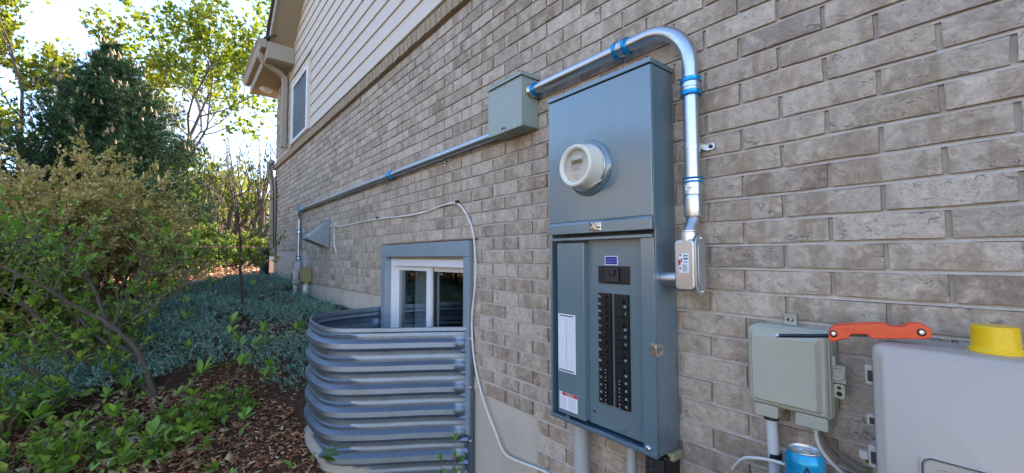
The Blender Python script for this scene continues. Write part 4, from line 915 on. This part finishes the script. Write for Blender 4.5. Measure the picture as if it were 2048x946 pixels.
# pruned trees with bare upright shoots
def pollard(seed, base, label, n_limb, h, lean, n_sh=7):
    rng = np.random.default_rng(seed); t = thing('pruned_tree', base, label, 'tree', 'bare pruned trees near the corner'); paths = []; tips = []
    b = np.array(base)-np.array([0, 0, .1]); C = []; A = []
    for k in range(n_limb):
        a = rng.uniform(0, 6.28); d = np.array([math.cos(a)*.35+lean[0], math.sin(a)*.35+lean[1], 1.0]); d /= np.linalg.norm(d)
        pts = [b+d*(h*.42*i/4)+rng.normal(size=3)*.03*i for i in range(5)]; paths.append((pts, [.085, .075, .07, .065, .075]))
        for j in range(n_sh):
            d2 = rng.normal(size=3)*.20+np.array([0, 0, 1.0])+d*.2; d2 /= np.linalg.norm(d2); L = h*.62*rng.uniform(.5, 1.15); i0 = pts[-1]+rng.normal(size=3)*.04
            if j > 4: i0 = pts[int(rng.integers(2, 4))]
            pp = [i0]; dd = d2
            for i in range(6): dd = dd+rng.normal(size=3)*.07; dd /= np.linalg.norm(dd); pp.append(pp[-1]+dd*L/6)
            paths.append((pp, [.022, .019, .016, .013, .010, .007, .004])); tips.append(pp)
            for q in range(3):
                i1 = int(rng.integers(2, 6)); d3 = dd+rng.normal(size=3)*.5; d3 /= np.linalg.norm(d3)
                paths.append(([pp[i1], pp[i1]+d3*.25, pp[i1]+d3*.5], [.008, .006, .003])); tips.append([pp[i1], pp[i1]+d3*.25, pp[i1]+d3*.5])
    limbs('trunk', paths, M['bark'], t)
    V, F = foliage(rng, tips, 7, .06, .6, .06); np_mesh('buds', V, F, M['yellowleaf'], t, kind='stuff')
pollard(5, placed(512, 14.5), 'bare pruned tree with thick upright stubs beside the house corner', 5, 4.2, (0, 0))
pollard(6, placed(462, 15.5), 'bare pruned tree with spreading stubs left of the house corner', 5, 3.9, (.0, -.1))
pollard(8, placed(392, 17.0), 'thin bare pruned tree between the pine and the corner trees', 3, 3.6, (.0, .0), 3)
tree('bare_tree', 77, placed(560, 20.0), 10.5, 'leafless tree whose fine twigs show beside the eave', 'tree', M['yellowleaf'], M['bark_dark'], 3, .07, maxl=3, spread=.7, up=.12, kids=(5, 6), r0=.10, trunk_f=.55, sr=.05)

# dark pine
def pine(base, h, w):
    rng = np.random.default_rng(17); t = thing('pine_tree', base, 'dense dark green pine with tan candles left of the house', 'tree'); paths = []; b = np.array(base); C = []; A = []; cand_ = []
    paths.append(([b+np.array([0, 0, h*i/8-.1]) for i in range(9)], [.13*(1-i/9)+.01 for i in range(9)]))
    nb_ = 250
    for k in range(nb_):
        f = ((k+.5)/nb_)**.92; z = .02*h+f*.96*h; rr = w*.5*max(.08, 1-f**1.55)**.95*rng.uniform(.66, 1.18)*(.78+.22*min(1, f*4))
        a = k*2.4+rng.uniform(-.3, .3); d = np.array([math.cos(a), math.sin(a), .28+.75*f]); p0 = b+np.array([0, 0, z-.25*rr*.5])
        n = 5; pts = [p0]
        for i in range(n): d = d+np.array([0, 0, .09])+rng.normal(size=3)*.08; pts.append(pts[-1]+d/np.linalg.norm(d)*rr/n)
        paths.append((pts, [.022, .018, .014, .011, .008, .004]))
        m = int(30+58*rr)
        s_ = rng.uniform(.18, 1.0, m)**.8; q = np.array([pts[min(int(s*n), n-1)]+(pts[min(int(s*n), n-1)+1]-pts[min(int(s*n), n-1)])*(s*n-min(int(s*n), n-1)) for s in s_])
        q = q+rng.normal(size=(m, 3))*np.array([.13, .13, .09])*min(1.2, rr)
        dd = d/np.linalg.norm(d); C.append(q); A.append(np.tile(dd, (m, 1))*.8+rng.normal(size=(m, 3))*.45+np.array([0, 0, .35]))
        if rng.uniform() < .8:
            for s in range(int(rng.integers(1, 4))): cand_.append(pts[-1]+rng.normal(size=3)*np.array([.12, .12, .06])*(s > 0)+np.array([0, 0, .05]))
    limbs('trunk', paths, M['bark_dark'], t)
    C = np.concatenate(C); A = np.concatenate(A); A /= np.linalg.norm(A, axis=1, keepdims=True); N_ = 15
    base_ = np.repeat(C, N_, 0); ax_ = np.repeat(A, N_, 0); d = ax_*.75+rng.normal(size=base_.shape)*.55; d /= np.linalg.norm(d, axis=1, keepdims=True)
    ln = rng.uniform(.07, .14, (len(base_), 1)); sd = np.cross(d, rng.normal(size=d.shape)); sd /= np.linalg.norm(sd, axis=1, keepdims=True); wd = .0065
    V = np.stack([base_-sd*wd, base_+sd*wd, base_+d*ln], 1).reshape(-1, 3); F = np.arange(len(V)).reshape(-1, 3)
    o = np_mesh('crown', V, F, M['needle'], t)
    mb = MB()
    for c in cand_:
        tip = Vector(c)+Vector((random.uniform(-.03, .03), random.uniform(-.03, .03), random.uniform(.07, .13)))
        mb.tube([Vector(c), (Vector(c)+tip)/2, tip], [.020, .018, .006], 5)
    obj('candles', mb, M['candle'], t)['kind'] = 'stuff'
pine(placed(205, 12.5), 4.8, 4.6)

# tan budded shrub
def bush(name, seed, base, n_stem, h, w, label, leafm, per, size, wr=.6, kids=(5, 7), lean=(0, 0, 0), twigm='twig', up=.25, maxl=2, sr=.03, group=None, crownname='foliage'):
    rng = np.random.default_rng(seed); t = thing(name, base, label, 'shrub', group); paths = []; tips = []
    for k in range(n_stem):
        a = 2*math.pi*k/n_stem+rng.uniform(-.3, .3); s = rng.uniform(.2, 1.0)
        d = np.array([math.cos(a)*w*s/h+lean[0], math.sin(a)*w*s/h+lean[1], 1.0]); d /= np.linalg.norm(d)
        grow(rng, np.array(base)+np.array([math.cos(a)*.08, math.sin(a)*.08, -.06]), d, h*rng.uniform(.7, 1.05), .016, 0, maxl, paths, tips, .75, up, kids, .5, .12)
    limbs('stems', paths, M[twigm], t)
    V, F = foliage(rng, tips, per, size, wr, sr); o = np_mesh(crownname, V, F, leafm, t, kind='stuff'); return t
def on(px, py, h=0.0):                                           # where the pixel's ray meets the ground
    d = ray(px, py)
    for k in range(4000):
        p = CAMP+d*(1.0+k*.01)
        if p.z < gz(p.x, p.y)+h: return (p.x, p.y, gz(p.x, p.y))
    return (p.x, p.y, gz(p.x, p.y))
bush('budding_shrub', 21, (-5.6, -2.05, gz(-5.6, -2.05)), 19, 1.15, .85, 'arching shrub with small tan new leaves in front of the pine', M['tanleaf'], 40, .036, kids=(6, 9), sr=.03)
bush('budding_shrub', 22, (-6.6, -1.75, gz(-6.6, -1.75)), 12, .80, .8, 'olive and tan leaved shrub under the pine', M['leaf_dull'], 50, .036, kids=(6, 8), sr=.04)
bush('leafy_shrub', 23, (-9.4, -1.0, gz(-9.4, -1.0)), 13, .62, .9, 'green leafy shrub below the pruned trees, left of the house corner', M['leaf_dull'], 48, .05, kids=(5, 7), sr=.05)
bush('leafy_shrub', 24, (-11.0, -.1, gz(-11, -.1)), 11, .6, .7, 'small green shrub by the far house corner', M['leaf_dull'], 46, .055, kids=(5, 7), sr=.05)
bush('leafy_shrub', 25, (-8.2, -2.1, gz(-8.2, -2.1)), 13, .80, 1.0, 'dense olive shrub at the edge of the mulch bed', M['leaf_dull'], 52, .045, kids=(5, 7), sr=.05)
bush('leafy_shrub', 26, (-4.6, -2.35, gz(-4.6, -2.35)), 15, .72, .6, 'dense green shrub at the left edge in front of the tan one', M['leaf_dull'], 34, .040, kids=(6, 8), sr=.04)

bush('leafy_shrub', 51, (-2.95, -1.80, gz(-2.95, -1.80)), 13, .26, .45, 'low leafy green growth at the bottom left corner', M['leaf'], 15, .050, wr=.45, kids=(3, 4), sr=.03, maxl=1)
bush('leafy_shrub', 52, (-3.05, -1.36, gz(-3.05, -1.36)), 14, .22, .42, 'low leafy green growth at the foot of the gnarled shrub', M['leaf'], 15, .050, wr=.45, kids=(3, 4), sr=.03, maxl=1)
bush('leafy_shrub', 53, (-3.45, -1.98, gz(-3.45, -1.98)), 14, .34, .45, 'leafy green shrub filling the left edge below the gnarled stems', M['leaf'], 16, .050, wr=.45, kids=(4, 5), sr=.03, maxl=1)
bush('leafy_shrub', 54, (-3.25, -1.02, gz(-3.25, -1.02)), 12, .17, .30, 'low leafy green growth between the gnarled shrub and the window well', M['leaf'], 13, .045, wr=.45, kids=(3, 4), sr=.03, maxl=1)
bush('leafy_shrub', 55, (-4.15, -1.75, gz(-4.15, -1.75)), 14, .55, .50, 'leafy green shrub behind the gnarled stems at the left', M['leaf'], 16, .050, wr=.45, kids=(5, 6), sr=.03, maxl=1)
# thin sapling in the juniper
sp = on(486, 640); rng = np.random.default_rng(31)
sap = thing('sapling', sp, 'thin dark sapling growing out of the juniper bed', 'sapling')
pts = [PX(487, 650, 3.95), PX(484, 590, 3.95), PX(480, 540, 3.97), PX(481, 490, 4.0), PX(476, 440, 4.0), PX(474, 400, 4.02)]; pts[0] = Vector(sp)-Vector((0, 0, .05))
paths = [([np.array(p) for p in pts], [.013, .012, .011, .010, .008, .004])]; tips = []
for k in range(22):
    i = int(rng.integers(2, 6)); a = rng.uniform(0, 6.28); d = np.array([math.cos(a)*.5, math.sin(a), .45]); d /= np.linalg.norm(d)
    grow(rng, np.array(pts[i])+rng.normal(size=3)*.02, d, rng.uniform(.2, .48), .005, 1, 2, paths, tips, .7, .2, (2, 4), .6)
limbs('stem', paths, M['bark_dark'], sap); V, F = foliage(rng, tips, 12, .045, .45, .03); np_mesh('foliage', V, F, M['leaf_dull'], sap)

# ------------------------------------------------------------------ leafy shrub in the foreground
def sprout_leaves(rng, c, ax, n, size):
    out = []
    ax = Vector(ax).normalized()
    for k in range(n):
        a = 2.4*k+rng.uniform(-.4, .4); tilt = .18+.75*(k/n)+rng.uniform(-.1, .15)
        u = ax.orthogonal().normalized(); v = ax.cross(u)
        d = (ax*math.cos(tilt)+(u*math.cos(a)+v*math.sin(a))*math.sin(tilt)).normalized()
        out.append((Vector(c)-ax*size*.35*(k/n), d, size*rng.uniform(.75, 1.15)))
    return out
LEAFM = []
for k in range(5):
    r = random.Random(k+50); w = .34+.05*r.random(); V = []; rows = [(0, .02), (.18, .40), (.45, .86), (.65, 1.0), (.85, .66), (1.0, .03)]
    curl = r.uniform(.05, .22)
    for s, wv in rows:
        zc = -curl*s*s
        V += [(-w*.5*wv, zc*.9+.10*wv*w, s), (0, zc-.0, s), (w*.5*wv, zc*.9+.10*wv*w, s)]
    Fq = []
    for i in range(len(rows)-1):
        a = i*3; Fq += [(a, a+1, a+4, a+3), (a+1, a+2, a+5, a+4)]
    m_ = MB(); m_.v = V; m_.f = Fq; me = bpy.data.meshes.new('leaf'); me.from_pydata(V, [], Fq); me.update()
    me.polygons.foreach_set('use_smooth', [True]*len(Fq)); LEAFM.append(me)
def obj_leaf_mat():
    t = NT('sprout_leaf'); oi = t.n('ShaderNodeObjectInfo').outputs['Random']
    c = t.ramp(oi, [(0., (.085, .18, .025)), (.4, (.16, .30, .04)), (.8, (.25, .40, .055)), (1., (.38, .48, .09))])
    tc = t.n('ShaderNodeTexCoord').outputs['Object']; sx = t.n('ShaderNodeSeparateXYZ', {0: tc})
    rib = t.ramp(t.math('ABSOLUTE', sx.outputs['X']), [(0., 1.), (.022, 0.)]); c = t.mixc(t.math('MULTIPLY', rib, .4), c, (.28, .38, .12))
    b = t.bsdf(color=c, rough=.42, spec=.45)
    tr = t.n('ShaderNodeBsdfTranslucent', {'Color': t.mixc(.6, c, (.26, .48, .03))}); mx = t.n('ShaderNodeMixShader', {0: .30, 1: b.outputs[0], 2: tr.outputs[0]}); t.t.links.new(mx.outputs[0], t.out.inputs[0]); return t.m
M['sproutleaf'] = obj_leaf_mat()
for me in LEAFM: me.materials.append(M['sproutleaf'])
def place_leaf(parent, c, d, s):
    o = bpy.data.objects.new('leaf', LEAFM[random.randrange(5)]); COL.objects.link(o); o.parent = parent
    q = Vector(d).to_track_quat('Z', 'Y'); o.rotation_mode = 'QUATERNION'; o.rotation_quaternion = q @ Vector((0, 0, 1)).rotation_difference(Vector((0, 0, 1)))
    o.location = Vector(c)-parent.location; o.scale = (s, s, s); return o
rng = np.random.default_rng(61)
fb = on(322, 800)
shrub = thing('honeysuckle_shrub', fb, 'old gnarled shrub with bright green spring leaves in the left foreground', 'shrub')
stems = [[(322, 806, 0), (275, 705, -.02), (226, 655, -.05), (150, 612, -.15), (60, 560, -.3), (-30, 520, -.4)],
         [(318, 802, 0), (258, 742, .0), (205, 742, -.05), (140, 700, -.15), (50, 610, -.3), (-40, 560, -.4)],
         [(330, 800, .03), (285, 735, .05), (222, 672, .05), (205, 620, .05), (180, 565, .05), (150, 520, .05), (118, 490, .05)],
         [(228, 660, -.02), (262, 640, .05), (330, 600, .15), (385, 560, .25), (420, 510, .3), (440, 470, .35)],
         [(215, 690, 0), (160, 640, .1), (110, 590, .15), (80, 530, .2), (60, 490, .2)],
         [(320, 800, .0), (270, 830, -.1), (190, 820, -.2), (120, 790, -.3), (70, 740, -.35)],
         [(220, 660, 0), (250, 610, .1), (270, 560, .15), (300, 515, .2)]]
t0 = (Vector(fb)-CAMP).dot(FWD); paths = []; twig_tips = []; big = []
srad = [.020, .022, .020, .008, .012, .011, .008]
for si, s in enumerate(stems):
    ctl = [tuple(PX(a, b, t0+c)) for a, b, c in s]
    if si in (0, 1, 2, 5): ctl[0] = (fb[0], fb[1], fb[2]-.05)
    p = catmull(ctl, 6)
    paths.append(([np.array(q)+rng.normal(size=3)*.004 for q in p], [srad[si]*(1-.78*i/len(p)) for i in range(len(p))]))
    for k in range(11 if si not in (3, 6) else 8):
        i = int(rng.integers(int(len(p)*.30), len(p))); d = np.array([rng.normal()*.5, rng.normal()*.6, .75+rng.normal()*.25]); d /= np.linalg.norm(d)
        sub = []; grow(rng, np.array(p[i]), d, rng.uniform(.14, .34), .005, 1, 2, paths, sub, .75, .25, (2, 4), .65)
        twig_tips += sub
limbs('stems', paths, M['bark'], shrub)
idx = rng.permutation(len(twig_tips)); small_C = []; small_A = []; nl = 0
for q, i in enumerate(idx):
    pts = twig_tips[i]; e = Vector(pts[-1]); ax_ = Vector(pts[-1]-pts[-2])+Vector((0, 0, .02)); c = project(e)
    if nl < 270 and c and -10 < c[0] < 700 and 330 < c[1] < 950:
        for c_, d_, s_ in sprout_leaves(rng, e, ax_, int(rng.integers(4, 7)), rng.uniform(.048, .080)): place_leaf(shrub, c_, d_, s_); nl += 1
    else:
        for c_, d_, s_ in sprout_leaves(rng, e, ax_, 7, .045): small_C.append(c_); small_A.append(d_)
    for j in range(6):
        k = int(rng.integers(1, len(pts))); small_C.append(Vector(pts[k])); small_A.append(Vector(rand_dirs(rng, 1, .4)[0]))
V, F = leaf_mesh(np.array(small_C), np.array(small_A), rng.uniform(.022, .045, len(small_C)), rng.uniform(.011, .019, len(small_C)), rng); np_mesh('foliage', V, F, M['leaf'], shrub, kind='stuff')

# shoots rising out of the mulch
def shoot_proto(seed):
    r = np.random.default_rng(seed); h = r.uniform(.12, .28); bend = r.normal(size=2)*.09; st = [(bend[0]*f*f, bend[1]*f*f, h*f) for f in (0, .35, .7, 1.0)]
    lv = sprout_leaves(r, st[-1], (bend[0]*2, bend[1]*2, h), 8, r.uniform(.066, .098))
    for k in range(int(r.integers(2, 5))):
        f = r.uniform(.3, .85); a = r.uniform(0, 6.28); lv.append((Vector((bend[0]*f*f, bend[1]*f*f, h*f)), Vector((math.cos(a), math.sin(a), .7)).normalized(), r.uniform(.04, .07)))
    return st, lv, mesh_of(MB().tube([Vector((0, 0, -.04))]+[Vector(q) for q in st], [.003, .003, .0025, .002, .0012], 5), True)
PROTO = [shoot_proto(100+k) for k in range(14)]
for q in PROTO: q[2].materials.append(M['twig'])
spots = [(430, 592), (385, 628), (300, 640), (525, 592), (565, 690), (600, 640), (450, 655), (340, 668), (60, 600), (100, 660), (60, 690), (175, 760), (130, 720), (190, 850), (235, 770), (262, 700), (275, 735), (250, 800), (225, 905), (160, 930), (300, 840), (318, 880), (330, 935), (290, 915), (355, 800), (372, 770), (390, 850), (405, 905), (418, 830), (372, 925), (450, 870), (470, 905), (492, 745), (480, 790), (505, 720), (445, 745), (530, 760), (560, 945), (430, 700), (120, 890), (60, 850), (30, 800), (20, 930), (90, 945), (205, 960), (345, 860), (260, 945), (420, 960), (150, 830), (455, 790), (395, 735), (470, 960), (525, 690)]
rng = np.random.default_rng(71)
for px, py in spots:
    g = on(px+float(rng.normal()*4), py+28)
    zone = ('middle of the creeping juniper', 'green shoots in the juniper bed') if py < 692 and px > 290 else ('left edge of the picture', 'green shoots at the left edge') if px < 135 else (('foot of the gnarled shrub', 'green shoots under the gnarled shrub') if px < 345 else ('window well on bare mulch', 'green shoots on the mulch by the window well'))
    t = thing('leafy_shoot', g, 'bright green leafy shoot near the '+zone[0], 'plant', zone[1])
    st, lv, sm = PROTO[int(rng.integers(14))]; rz = float(rng.uniform(0, 6.28)); sc = float(rng.uniform(.75, 1.2)); R3 = Matrix.Rotation(rz, 3, 'Z')*sc
    o = bpy.data.objects.new('stem', sm); COL.objects.link(o); o.parent = t; o.rotation_euler = (0, 0, rz); o.scale = (sc,)*3
    for c_, d_, s_ in lv: place_leaf(t, Vector(g)+R3 @ c_, (R3 @ d_).normalized(), s_*sc)
# plant at the foot of the window well
for (px, py, t_, hh), lab in zip(((880, 980, 1.72, .16), (905, 975, 1.80, .20), (925, 985, 1.78, .14)), ('small leafy weed in front of the window well, leftmost of three', 'tallest leafy weed in front of the window well', 'small leafy weed in front of the window well nearest the wall')):
    b_ = PX(px, py, t_); g = (b_.x, b_.y, gz(b_.x, b_.y)); t = thing('leafy_weed', g, lab, 'plant', 'weeds at the foot of the window well')
    tip = PX(px+random.uniform(-6, 6), py-95 if hh > .18 else py-60, t_); pts = [Vector(g)-Vector((0, 0, .03)), Vector(g).lerp(tip, .5)+Vector((.01, .01, 0)), tip]
    obj('stem', MB().tube(pts, [.004, .003, .0015], 6), M['twig'], t)
    r = np.random.default_rng(px)
    for f in (1.0, .86, .72, .6):
        for c_, d_, s_ in sprout_leaves(r, pts[1].lerp(tip, (f-.5)*2), (0, 0, 1), 6, .034): place_leaf(t, c_, d_, s_)

# ------------------------------------------------------------------ juniper, chips, litter
rng = np.random.default_rng(81)
def inside(poly, x, y):
    c = np.zeros(len(x), bool); j = len(poly)-1
    for i in range(len(poly)):
        xi, yi = poly[i]; xj, yj = poly[j]
        c ^= ((yi > y) != (yj > y)) & (x < (xj-xi)*(y-yi)/(yj-yi+1e-12)+xi); j = i
    return c
JP = [(-7.0, -.06), (-6.4, -.7), (-5.9, -1.05), (-5.6, -1.6), (-5.2, -2.4), (-4.2, -2.7), (-3.35, -2.3), (-3.5, -1.5), (-3.75, -1.05), (-3.65, -.80), (-3.2, -.66), (-3.23, -.30), (-3.30, -.06)]
N = 26000; x = rng.uniform(-7.1, -3.1, N); y = rng.uniform(-2.7, -.05, N)
nz = np.sin(3.1*x+2.2*y)*np.cos(2.6*y-1.9*x)+.6*np.sin(7*x-5*y)
k = inside(JP, x, y) & (rng.uniform(size=N) < np.clip(.62+.55*nz, .05, 1)); x, y, nz = x[k], y[k], nz[k]; n = len(x)
hgt = .04+.07*np.clip(nz*.5+.5, 0, 1.3)+rng.uniform(0, .05, n); C = np.stack([x, y, ground_z(x, y)+hgt], 1)
A = rng.normal(size=(n, 3))*np.array([.75, .75, .30])+np.array([.25, -.20, .75]); A /= np.linalg.norm(A, axis=1, keepdims=True)
LS = rng.uniform(.055, .12, n)
segs = 11; V = []
for s in range(segs):
    f = s/segs; q = C+A*(LS*f)[:, None]+np.array([0, 0, 1.])*(LS*.15*f*f)[:, None]; d = rng.normal(size=(n, 3)); d -= A*(d*A).sum(1, keepdims=True); d /= np.linalg.norm(d, axis=1, keepdims=True); d = d*.85+A*.75
    sd = np.cross(d, A); sd /= np.linalg.norm(sd, axis=1, keepdims=True); w_ = .0036; l_ = .022*(1.1-.6*f)
    V.append(np.stack([q-sd*w_, q+sd*w_, q+d*l_], 1))
V = np.stack(V, 1).reshape(-1, 3)
# keep each sprig one island by a stem blade that carries its needles' colour on
o = np_mesh('juniper_groundcover', V, np.arange(len(V)).reshape(-1, 3), M['juniper']); tag(o, 'blue green creeping juniper covering the slope beside the window well', 'juniper', kind='stuff')

def flakes(name, n, xr, yr, keep, lmin, lmax, wr, thick, mat, label, cat, lift=.004, tiltmax=.5):
    x = rng.uniform(*xr, n); y = rng.uniform(*yr, n); k = keep(x, y); x, y = x[k], y[k]; n = len(x)
    z = ground_z(x, y)+lift+rng.uniform(0, .012, n); L = rng.uniform(lmin, lmax, n); Wd = L*rng.uniform(*wr, n)
    a = rng.uniform(0, 6.28, n); ti = rng.normal(size=n)*tiltmax*.5; ro = rng.normal(size=n)*tiltmax
    U = np.stack([np.cos(a)*np.cos(ti), np.sin(a)*np.cos(ti), np.sin(ti)], 1); S = np.stack([-np.sin(a)*np.cos(ro), np.cos(a)*np.cos(ro), np.sin(ro)], 1); Nn = np.cross(U, S)
    C = np.stack([x, y, z], 1); l = L[:, None]/2; w = Wd[:, None]/2; t = thick
    j = lambda: rng.uniform(.6, 1.1, (n, 1))
    V = np.stack([C-U*l*j()-S*w*j(), C+U*l*j()-S*w*j(), C+U*l*j()+S*w*j(), C-U*l*j()+S*w*j()], 1); V2 = V+Nn[:, None]*t
    V = np.concatenate([V, V2], 1).reshape(-1, 3); b = (np.arange(n)*8)[:, None]
    F = np.concatenate([b+np.array([q]) for q in ((0,3,2,1), (4,5,6,7), (0,1,5,4), (1,2,6,5), (2,3,7,6), (3,0,4,7))], 1).reshape(-1, 4)
    o = np_mesh(name, V, F, mat); tag(o, label, cat, kind='stuff'); return o
inwell = lambda x, y: (x > -3.2) & (x < -1.93) & (y > -.63)
bare = lambda x, y: ~inwell(x, y) & ~(inside(JP, x, y) & (rng.uniform(size=len(x)) < .85))
flakes('wood_chips', 26000, (-4.6, -1.2), (-2.6, -.03), bare, .009, .042, (.18, .45), .003, M['chips'], 'red brown wood chip mulch around the window well', 'mulch')
flakes('wood_chips', 9000, (-12, -4.6), (-3.2, -.03), bare, .02, .08, (.2, .5), .004, M['chips'], 'red brown wood chip mulch on the slope toward the corner', 'mulch')
flakes('dead_leaves', 4200, (-5.6, -2.2), (-2.6, -.15), lambda x, y: ~inwell(x, y) & ((np.sin(4*x+1)+np.cos(5*y-2*x)) > -.1) & ~((x > -3.3) & (y > -1.0)), .025, .065, (.45, .8), .0008, M['litter'], 'pale dry leaves scattered in the mulch and juniper', 'dead leaves', .012, .8)
flakes('dead_leaves', 1500, (-11, -5), (-2.8, -.1), lambda x, y: (np.sin(3*x)+np.cos(4*y)) > -.3, .03, .08, (.45, .8), .0008, M['litter'], 'dry tan leaves on the slope near the house corner', 'dead leaves', .03, .8)
# fallen twigs on the juniper
for seed, pts, lab in ((1, [(330, 600), (430, 565), (500, 545)], 'x'),): pass
def fallen(px_pts, r, mat, label, lift=.13):
    p = []
    for a, b in px_pts:
        g = on(a, b, lift); p.append((g[0], g[1], g[2]+lift))
    o = obj('fallen_branch', MB().tube([Vector(q) for q in catmull(p, 5)], [r*(1-.6*i/((len(p)-1)*5+1)) for i in range((len(p)-1)*5+1)], 6), mat); tag(o, label, 'branch')
fallen([(480, 690), (478, 668), (505, 655), (570, 658), (618, 653)], .007, M['bark'], 'curved bare branch lying on the juniper near the window well')
fallen([(280, 690), (350, 655), (410, 630)], .006, M['wood'], 'pale straight stick lying across the juniper')
fallen([(235, 880), (290, 877), (345, 868)], .007, M['wood'], 'grey stick on the leaf litter among the green shoots', .03)
fallen([(448, 845), (480, 838), (505, 835)], .006, M['bark'], 'short dark stick on the mulch by the window well', .03)
bd_a, bd_b = on(318, 584, .06), on(402, 568, .06)
va, vb = Vector(bd_a)+Vector((0, 0, .07)), Vector(bd_b)+Vector((0, 0, .09)); dv = (vb-va).normalized(); sd = Vector((dv.y, -dv.x, 0)).normalized()*.045
tag(obj('loose_board', MB().loft([[va-sd, va+sd, va+sd+Vector((0, 0, .02)), va-sd+Vector((0, 0, .02))], [vb-sd, vb+sd, vb+sd+Vector((0, 0, .02)), vb-sd+Vector((0, 0, .02))]]), M['wood'], None, .002), 'pale weathered board lying on the mulch behind the juniper', 'board')
# black drain pipe and string at the house corner
dp = thing('drain_pipe', (-7.75, -.16, gz(-7.75, -.16)), 'black corrugated drain pipe standing at the house corner', 'pipe')
rings = []
for k in range(37): rings.append((.062+(.007 if k % 2 else 0), k*.013))
obj('tube', MB().lathe(rings, (-7.74, -.15, gz(-7.75, -.16)-.04), (0, 0, 1), 18), M['black'], dp)
st_ = thing('string_line', (-7.9, -.5, -.1), 'pink marking string tied near the house corner', 'string')
obj('string', MB().tube([(-7.80, -.22, .165), (-8.0, -.7, .17), (-8.2, -1.15, .175)], .008, 6), M['pink'], st_); obj('stake', MB().box(-8.215, -8.185, -1.165, -1.135, gz(-8.2, -1.15)-.1, .22), M['wood'], st_)

# ------------------------------------------------------------------ neighbouring houses and fence
def far_house(base, w, d, h, rz, label, win_n, rise, wallm='house_far'):
    t = thing('neighbour_house', (base[0], base[1], base[2]), label, 'house'); t.rotation_euler = (0, 0, rz)
    def part(name, mb, mat, par=None):
        o = bpy.data.objects.new(name, mesh_of(mb, False)); COL.objects.link(o); o.data.materials.append(mat); o.parent = par or t; return o
    part('wall', MB().box(-w/2, w/2, -d/2, d/2, -.5, h).prism([(-w/2, h), (w/2, h), (0, h+rise)], XZ, -d/2, d/2), M[wallm])
    e = .5; s = rise/(w/2)
    for q in (-1, 1):
        part('roof', MB().add([(0, y, h+rise+dz+.01) for y in (-d/2-e, d/2+e) for dz in (0, .15)]+[(q*(w/2+e), y, h-e*s+dz+.01) for y in (-d/2-e, d/2+e) for dz in (0, .15)], [(0,1,3,2), (4,6,7,5), (0,4,5,1), (2,3,7,6), (1,5,7,3), (0,2,6,4)]), M['roof'])
    for k in range(win_n):
        x = -w/2+w*(k+.5)/win_n
        for z in ((1.0, 3.9) if h > 4.5 else (1.0,)):
            f = part('window', MB().box(x-.6, x+.6, -d/2-.05, -d/2-.002, z, z+1.3), M['vinyl']); part('pane', MB().box(x-.52, x+.52, -d/2-.07, -d/2-.0502, z+.08, z+1.22), M['screen'], f)
    return t
far_house(placed(490, 46), 9, 8, 3.6, math.radians(-92), 'cream neighbouring house beyond the pruned trees', 3, 2.2)
far_house(placed(385, 42), 6, 7, 2.6, math.radians(-88), 'pale small house seen between the pine and the corner trees', 2, 1.4)
far_house((-11.5, -17, gz(-11, -17)), 15, 9, 3.3, math.radians(168), 'unseen tan house added across the side yard for the panel reflection', 3, 1.6, 'house_tan')  # out of view, added to shape what the meter panel mirrors
far_house((7.5, -15.5, gz(7, -15)), 15, 9, 3.6, math.radians(178), 'unseen cream house added behind the camera for warm bounce light', 3, 1.6)  # out of view, added to bounce warm sunlight onto the shaded wall
fn = thing('wooden_fence', placed(375, 24), 'sunlit cedar board fence behind the shrubs', 'fence'); fx, fy, fz = placed(375, 24)
for k in range(34):
    yy = fy-3.0+k*.145; h = 1.75+random.uniform(-.01, .01); obj('board', MB().box(fx-.012, fx+.012, yy, yy+.135, fz-.1, fz+h), M['fence'], fn, smooth=False)
for z in (.4, 1.4): obj('rail', MB().box(fx-.06, fx-.0125, fy-3.0, fy+1.95, fz+z, fz+z+.09), M['fence'], fn, smooth=False)
